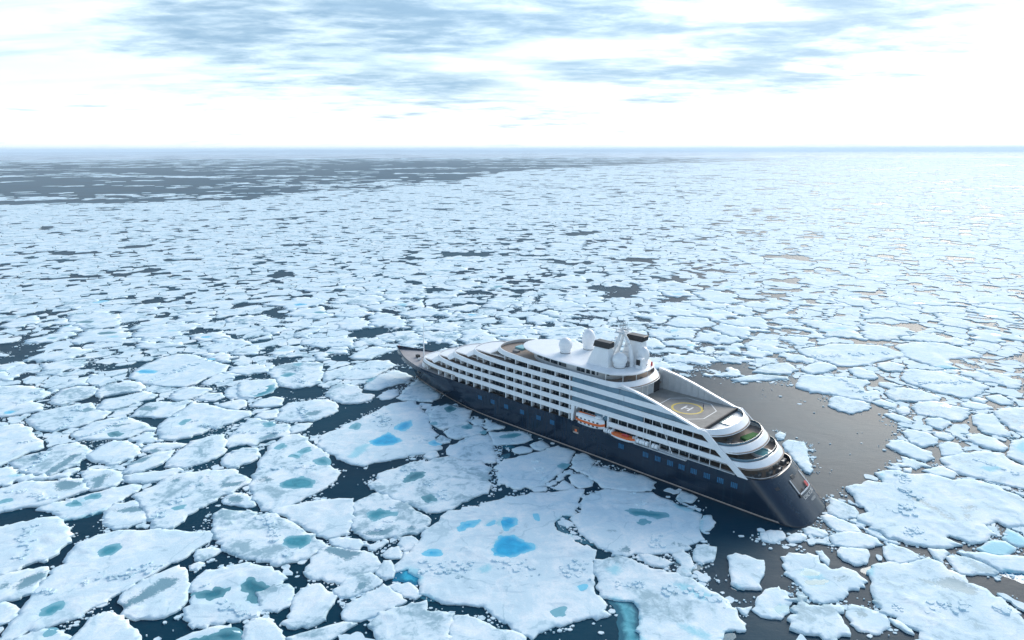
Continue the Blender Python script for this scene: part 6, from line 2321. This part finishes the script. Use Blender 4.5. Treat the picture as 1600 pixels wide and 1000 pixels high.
def boat_shell(secs):
    m = MB()
    vs, fs = [], []
    k = len(secs[0][1]) * 2
    for u, pr in secs:
        for y, z in pr:
            vs.append((u, y, z))
        for y, z in reversed(pr):
            vs.append((u, -y, z))
    for i in range(len(secs) - 1):
        for j in range(k):
            fs.append([i * k + j, i * k + (j + 1) % k, (i + 1) * k + (j + 1) % k, (i + 1) * k + j])
    fs += [list(range(k)), list(range((len(secs) - 1) * k, len(secs) * k))]
    return m.add(vs, fs)


def ship_root(name, u, v, z, rz=0.0):
    x, y = ship_to_world(u, v)
    return empty(name, (x, y, z), SHIP_HEAD + rz)


def make_lifeboat():
    b = ship_root('lifeboat', 61.3, 11.0, 9.35)
    tag(b, 'enclosed white lifeboat with an orange stripe hanging in the ship side recess', 'lifeboat')
    L, W = 10.4, 3.3
    secs = boat_sections(L, W, 1.55)
    boat_shell(secs).build('hull', M_WHITE, b, smooth=True)
    st = []
    for u, pr in secs:
        w = pr[-1][0]
        st.append((u * 1.004, [(w + 0.05, 1.42), (w + 0.08, 1.55), (w + 0.06, 2.05), (w * 0.97, 2.1)]))
    boat_shell(st).build('orange_stripe', M_ORANGE, b, smooth=True)
    cn = []
    for u, pr in secs:
        w = pr[-1][0]
        e = 1 - abs(u / (L / 2)) ** 4 * 0.6
        cn.append((u * 0.985, [(w * 0.97, 1.95), (w * 0.93, 2.2 + 0.6 * e), (w * 0.66, 2.5 + 0.95 * e), (w * 0.2, 2.55 + 1.1 * e)]))
    boat_shell(cn).build('canopy', M_WHITE, b, smooth=True)
    for i in range(6):
        u = -3.7 + i * 1.45
        MB().box(u - 0.32, u + 0.32, W / 2 - 0.12, W / 2 + 0.07, 1.02, 1.36).build('window', M_BLACK, b)
        MB().box(u - 0.30, u + 0.30, W / 2 * 0.88, W / 2 * 0.99, 2.3, 2.65).build('window', M_BLACK, b)
    MB().box(-4.2, -2.2, -0.5, 0.9, 3.45, 3.95).build('helm_cupola', M_WHITE, b, bevel=0.12)
    MB().box(-4.0, 4.0, -0.35, 0.35, 3.52, 3.66).build('orange_roof_strip', M_ORANGE, b, bevel=0.05)
    for u in (-4.1, 4.1):
        MB().tube([(u, 0, 3.2), (u, 0, 4.6)], 0.05, 6).build('fall_wire', M_METAL, b)
    # davits belong to the ship
    for u in (56.6, 66.2):
        m = MB()
        pts = spline([(u, 7.6, 9.4), (u, 8.0, 12.5), (u, 9.6, 13.9), (u, 11.2, 13.9)], 9)
        m.tube([tuple(p) for p in pts], 0.2, 8)
        m.build('davit', M_WHITE, ship)
    MB().side_plate([(67.9, 9.2), (68.6, 9.2), (68.6, 14.0), (67.3, 14.0)], 7.4, 10.7).build('recess_screen', M_WHITE, ship)
    MB().side_plate([(55.2, 9.2), (55.8, 9.2), (55.8, 14.0), (55.2, 14.0)], 7.4, 10.5).build('recess_screen', M_WHITE, ship)


make_lifeboat()


def make_rescue_boat():
    b = ship_root('rescue_boat', 49.4, 11.4, 8.75)
    tag(b, 'open orange and white rescue boat slung under the white deck band', 'boat')
    secs = boat_sections(7.8, 2.1, 1.05)
    boat_shell(secs).build('hull', M_WHITE, b, smooth=True)
    st = []
    for u, pr in secs:
        w = pr[-1][0]
        st.append((u * 1.01, [(w * 0.9, 0.98), (w + 0.16, 1.05), (w + 0.18, 1.4), (w * 0.7, 1.52)]))
    boat_shell(st).build('orange_tube', M_ORANGE, b, smooth=True)
    MB().box(-1.6, 0.4, -0.5, 0.5, 1.45, 1.9).build('orange_cover', M_RED, b, bevel=0.12)
    MB().tube([(-3.2, 0, 1.4), (-3.2, 0, 2.1)], 0.25, 10).build('outboard_motor', M_GREYW, b)
    MB().side_plate([(52.9, 9.0), (53.4, 9.0), (53.4, 11.0), (52.9, 11.0)], 10.6, 11.6).build('boat_cradle', M_GREYW, ship)
    MB().side_plate([(45.2, 9.0), (45.7, 9.0), (45.7, 11.0), (45.2, 11.0)], 10.6, 11.6).build('boat_cradle', M_GREYW, ship)


make_rescue_boat()


def make_rafts():
    words = ['foremost white life raft canister, beside the lifeboat', 'white life raft canister just ahead of the orange rescue boat',
             'white life raft canister directly behind the orange rescue boat', 'white life raft canister between the rescue boat and the crane post',
             'rearmost white life raft canister, aft of the crane post']
    for (u, l), w in zip(((55.4, 1.15), (53.9, 1.15), (44.2, 1.7), (42.4, 1.7), (39.4, 1.7)), words):
        b = ship_root('life_raft_canister', u, 11.15, 9.2)
        tag(b, w, 'life raft', 'life raft canisters along the port side')
        h = l / 2
        MB().tube([(-h, 0, 0.72), (-h + 0.12, 0, 0.72), (h - 0.12, 0, 0.72), (h, 0, 0.72)], 0.66, 14).build('canister', M_WHITE, b, smooth=True)
        MB().tube([(-0.06, 0, 0.72), (0.06, 0, 0.72)], 0.69, 14).build('strap', M_METAL, b)
        MB().box(-h * 0.8, h * 0.8, -0.4, 0.4, -0.05, 0.15).build('cradle', M_METAL, b)
    # slender crane post and its stay, parts of the ship
    MB().tube([(43.3, 11.0, 9.2), (43.3, 11.0, 17.8)], 0.09, 8).build('crane_post', M_WHITE, ship)
    MB().tube([(41.0, 11.1, 8.9), (41.0, 11.1, 11.0)], 0.13, 8).build('crane_post', M_WHITE, ship)
    MB().tube([(38.5, 10.8, 17.3), (34.4, 10.9, 9.3)], 0.09, 8).build('crane_stay', M_WHITE, ship)
    MB().box(30.0, 46.0, 10.55, 11.6, 8.85, 9.05).build('boat_deck_ledge', M_GREYW, ship)


make_rafts()


# ------------------------------------------------------------------ a person on the helideck
def make_person():
    x, y = ship_to_world(33.1, -2.7)
    p = empty('person', (x, y, 18.206), SHIP_HEAD + R(200))
    tag(p, 'person in dark blue standing beside the yellow helideck circle', 'person')
    J = {'pel': (0, 0, 0.95, 0.15), 'wa': (0, 0, 1.12, 0.145), 'ch': (0.01, 0, 1.35, 0.165), 'nk': (0.01, 0, 1.51, 0.06), 'hd': (0.03, 0, 1.62, 0.095), 'tp': (0.02, 0, 1.75, 0.08)}
    E_ = [('pel', 'wa'), ('wa', 'ch'), ('ch', 'nk'), ('nk', 'hd'), ('hd', 'tp')]
    for s, t in ((1, 'l'), (-1, 'r')):
        J.update({'sh' + t: (0, s * 0.20, 1.43, 0.075), 'el' + t: (-0.03, s * 0.27, 1.14, 0.055), 'wr' + t: (0.06, s * 0.27, 0.90, 0.038), 'ha' + t: (0.09, s * 0.265, 0.80, 0.036),
                  'hp' + t: (0, s * 0.10, 0.88, 0.11), 'kn' + t: (0.02, s * 0.11, 0.50, 0.075), 'an' + t: (-0.01, s * 0.12, 0.10, 0.05), 'to' + t: (0.16, s * 0.13, 0.05, 0.045)})
        E_ += [('ch', 'sh' + t), ('sh' + t, 'el' + t), ('el' + t, 'wr' + t), ('wr' + t, 'ha' + t), ('pel', 'hp' + t), ('hp' + t, 'kn' + t), ('kn' + t, 'an' + t), ('an' + t, 'to' + t)]
    names = list(J)
    me = bpy.data.meshes.new('body')
    me.from_pydata([J[k][:3] for k in names], [(names.index(a), names.index(b)) for a, b in E_], [])
    o = new_obj('body', me, None, p)
    sk = o.modifiers.new('skin', 'SKIN')
    sk.use_smooth_shade = True
    for i, k in enumerate(names):
        me.skin_vertices[0].data[i].radius = (J[k][3], J[k][3])
    me.skin_vertices[0].data[0].use_root = True
    sb = o.modifiers.new('sub', 'SUBSURF')
    sb.levels = sb.render_levels = 2
    dg = bpy.context.evaluated_depsgraph_get()
    full = bpy.data.meshes.new_from_object(o.evaluated_get(dg))
    bpy.data.objects.remove(o)
    full.materials.clear()
    for m in (M_JACKET, M_TROUSERS, M_SKIN):
        full.materials.append(m)
    for f in full.polygons:
        z = f.center.z
        f.material_index = 2 if z > 1.535 or (z < 0.86 and abs(f.center.y) > 0.225) else 1 if z < 0.9 else 0
        f.use_smooth = True
    body = new_obj('body', full, None, p)
    MB().lathe((0.02, 0, 1.66), [(0.105, 0), (0.108, 0.05), (0.085, 0.11), (0.02, 0.14)], 12).build('cap', M_JACKET, p, smooth=True)
    # fingers of the relaxed hands
    for s in (1, -1):
        for k in range(4):
            yy = s * (0.245 + 0.013 * k)
            MB().tube([(0.09 + 0.01 * k, yy, 0.79), (0.105 + 0.01 * k, yy, 0.74), (0.10 + 0.012 * k, yy - s * 0.01, 0.70 + 0.01 * abs(k - 1.5))], 0.008, 6).build('finger', M_SKIN, body)
        MB().tube([(0.085, s * 0.235, 0.83), (0.11, s * 0.22, 0.78), (0.115, s * 0.222, 0.755)], 0.009, 6).build('thumb', M_SKIN, body)


make_person()


# ------------------------------------------------------------------ hazy air
def make_haze():
    X, Y0, Y1, Z0, Z1 = 40000.0, -3000.0, 80000.0, -1.5, 210.0
    me = bpy.data.meshes.new('haze')
    vs_ = [(x, y, z) for z in (Z0, Z1) for x, y in ((-X, Y0), (X, Y0), (X, Y1), (-X, Y1))]
    me.from_pydata(vs_, [], [(0, 3, 2, 1), (4, 5, 6, 7), (0, 1, 5, 4), (1, 2, 6, 5), (2, 3, 7, 6), (3, 0, 4, 7)])
    m = bpy.data.materials.new('hazy_air')
    m.use_nodes = True
    t = m.node_tree
    t.nodes.clear()
    out = N(t, 'ShaderNodeOutputMaterial')
    v = N(t, 'ShaderNodeVolumePrincipled')
    v.inputs['Color'].default_value = (0.74, 0.88, 1.0, 1)
    v.inputs['Density'].default_value = 0.00006
    v.inputs['Anisotropy'].default_value = 0.0
    link(t, v.outputs[0], out.inputs['Volume'])
    o = new_obj('haze', me, m)
    tag(o, 'thin pale blue haze in the air over the ice', 'haze', kind='stuff')


make_haze()
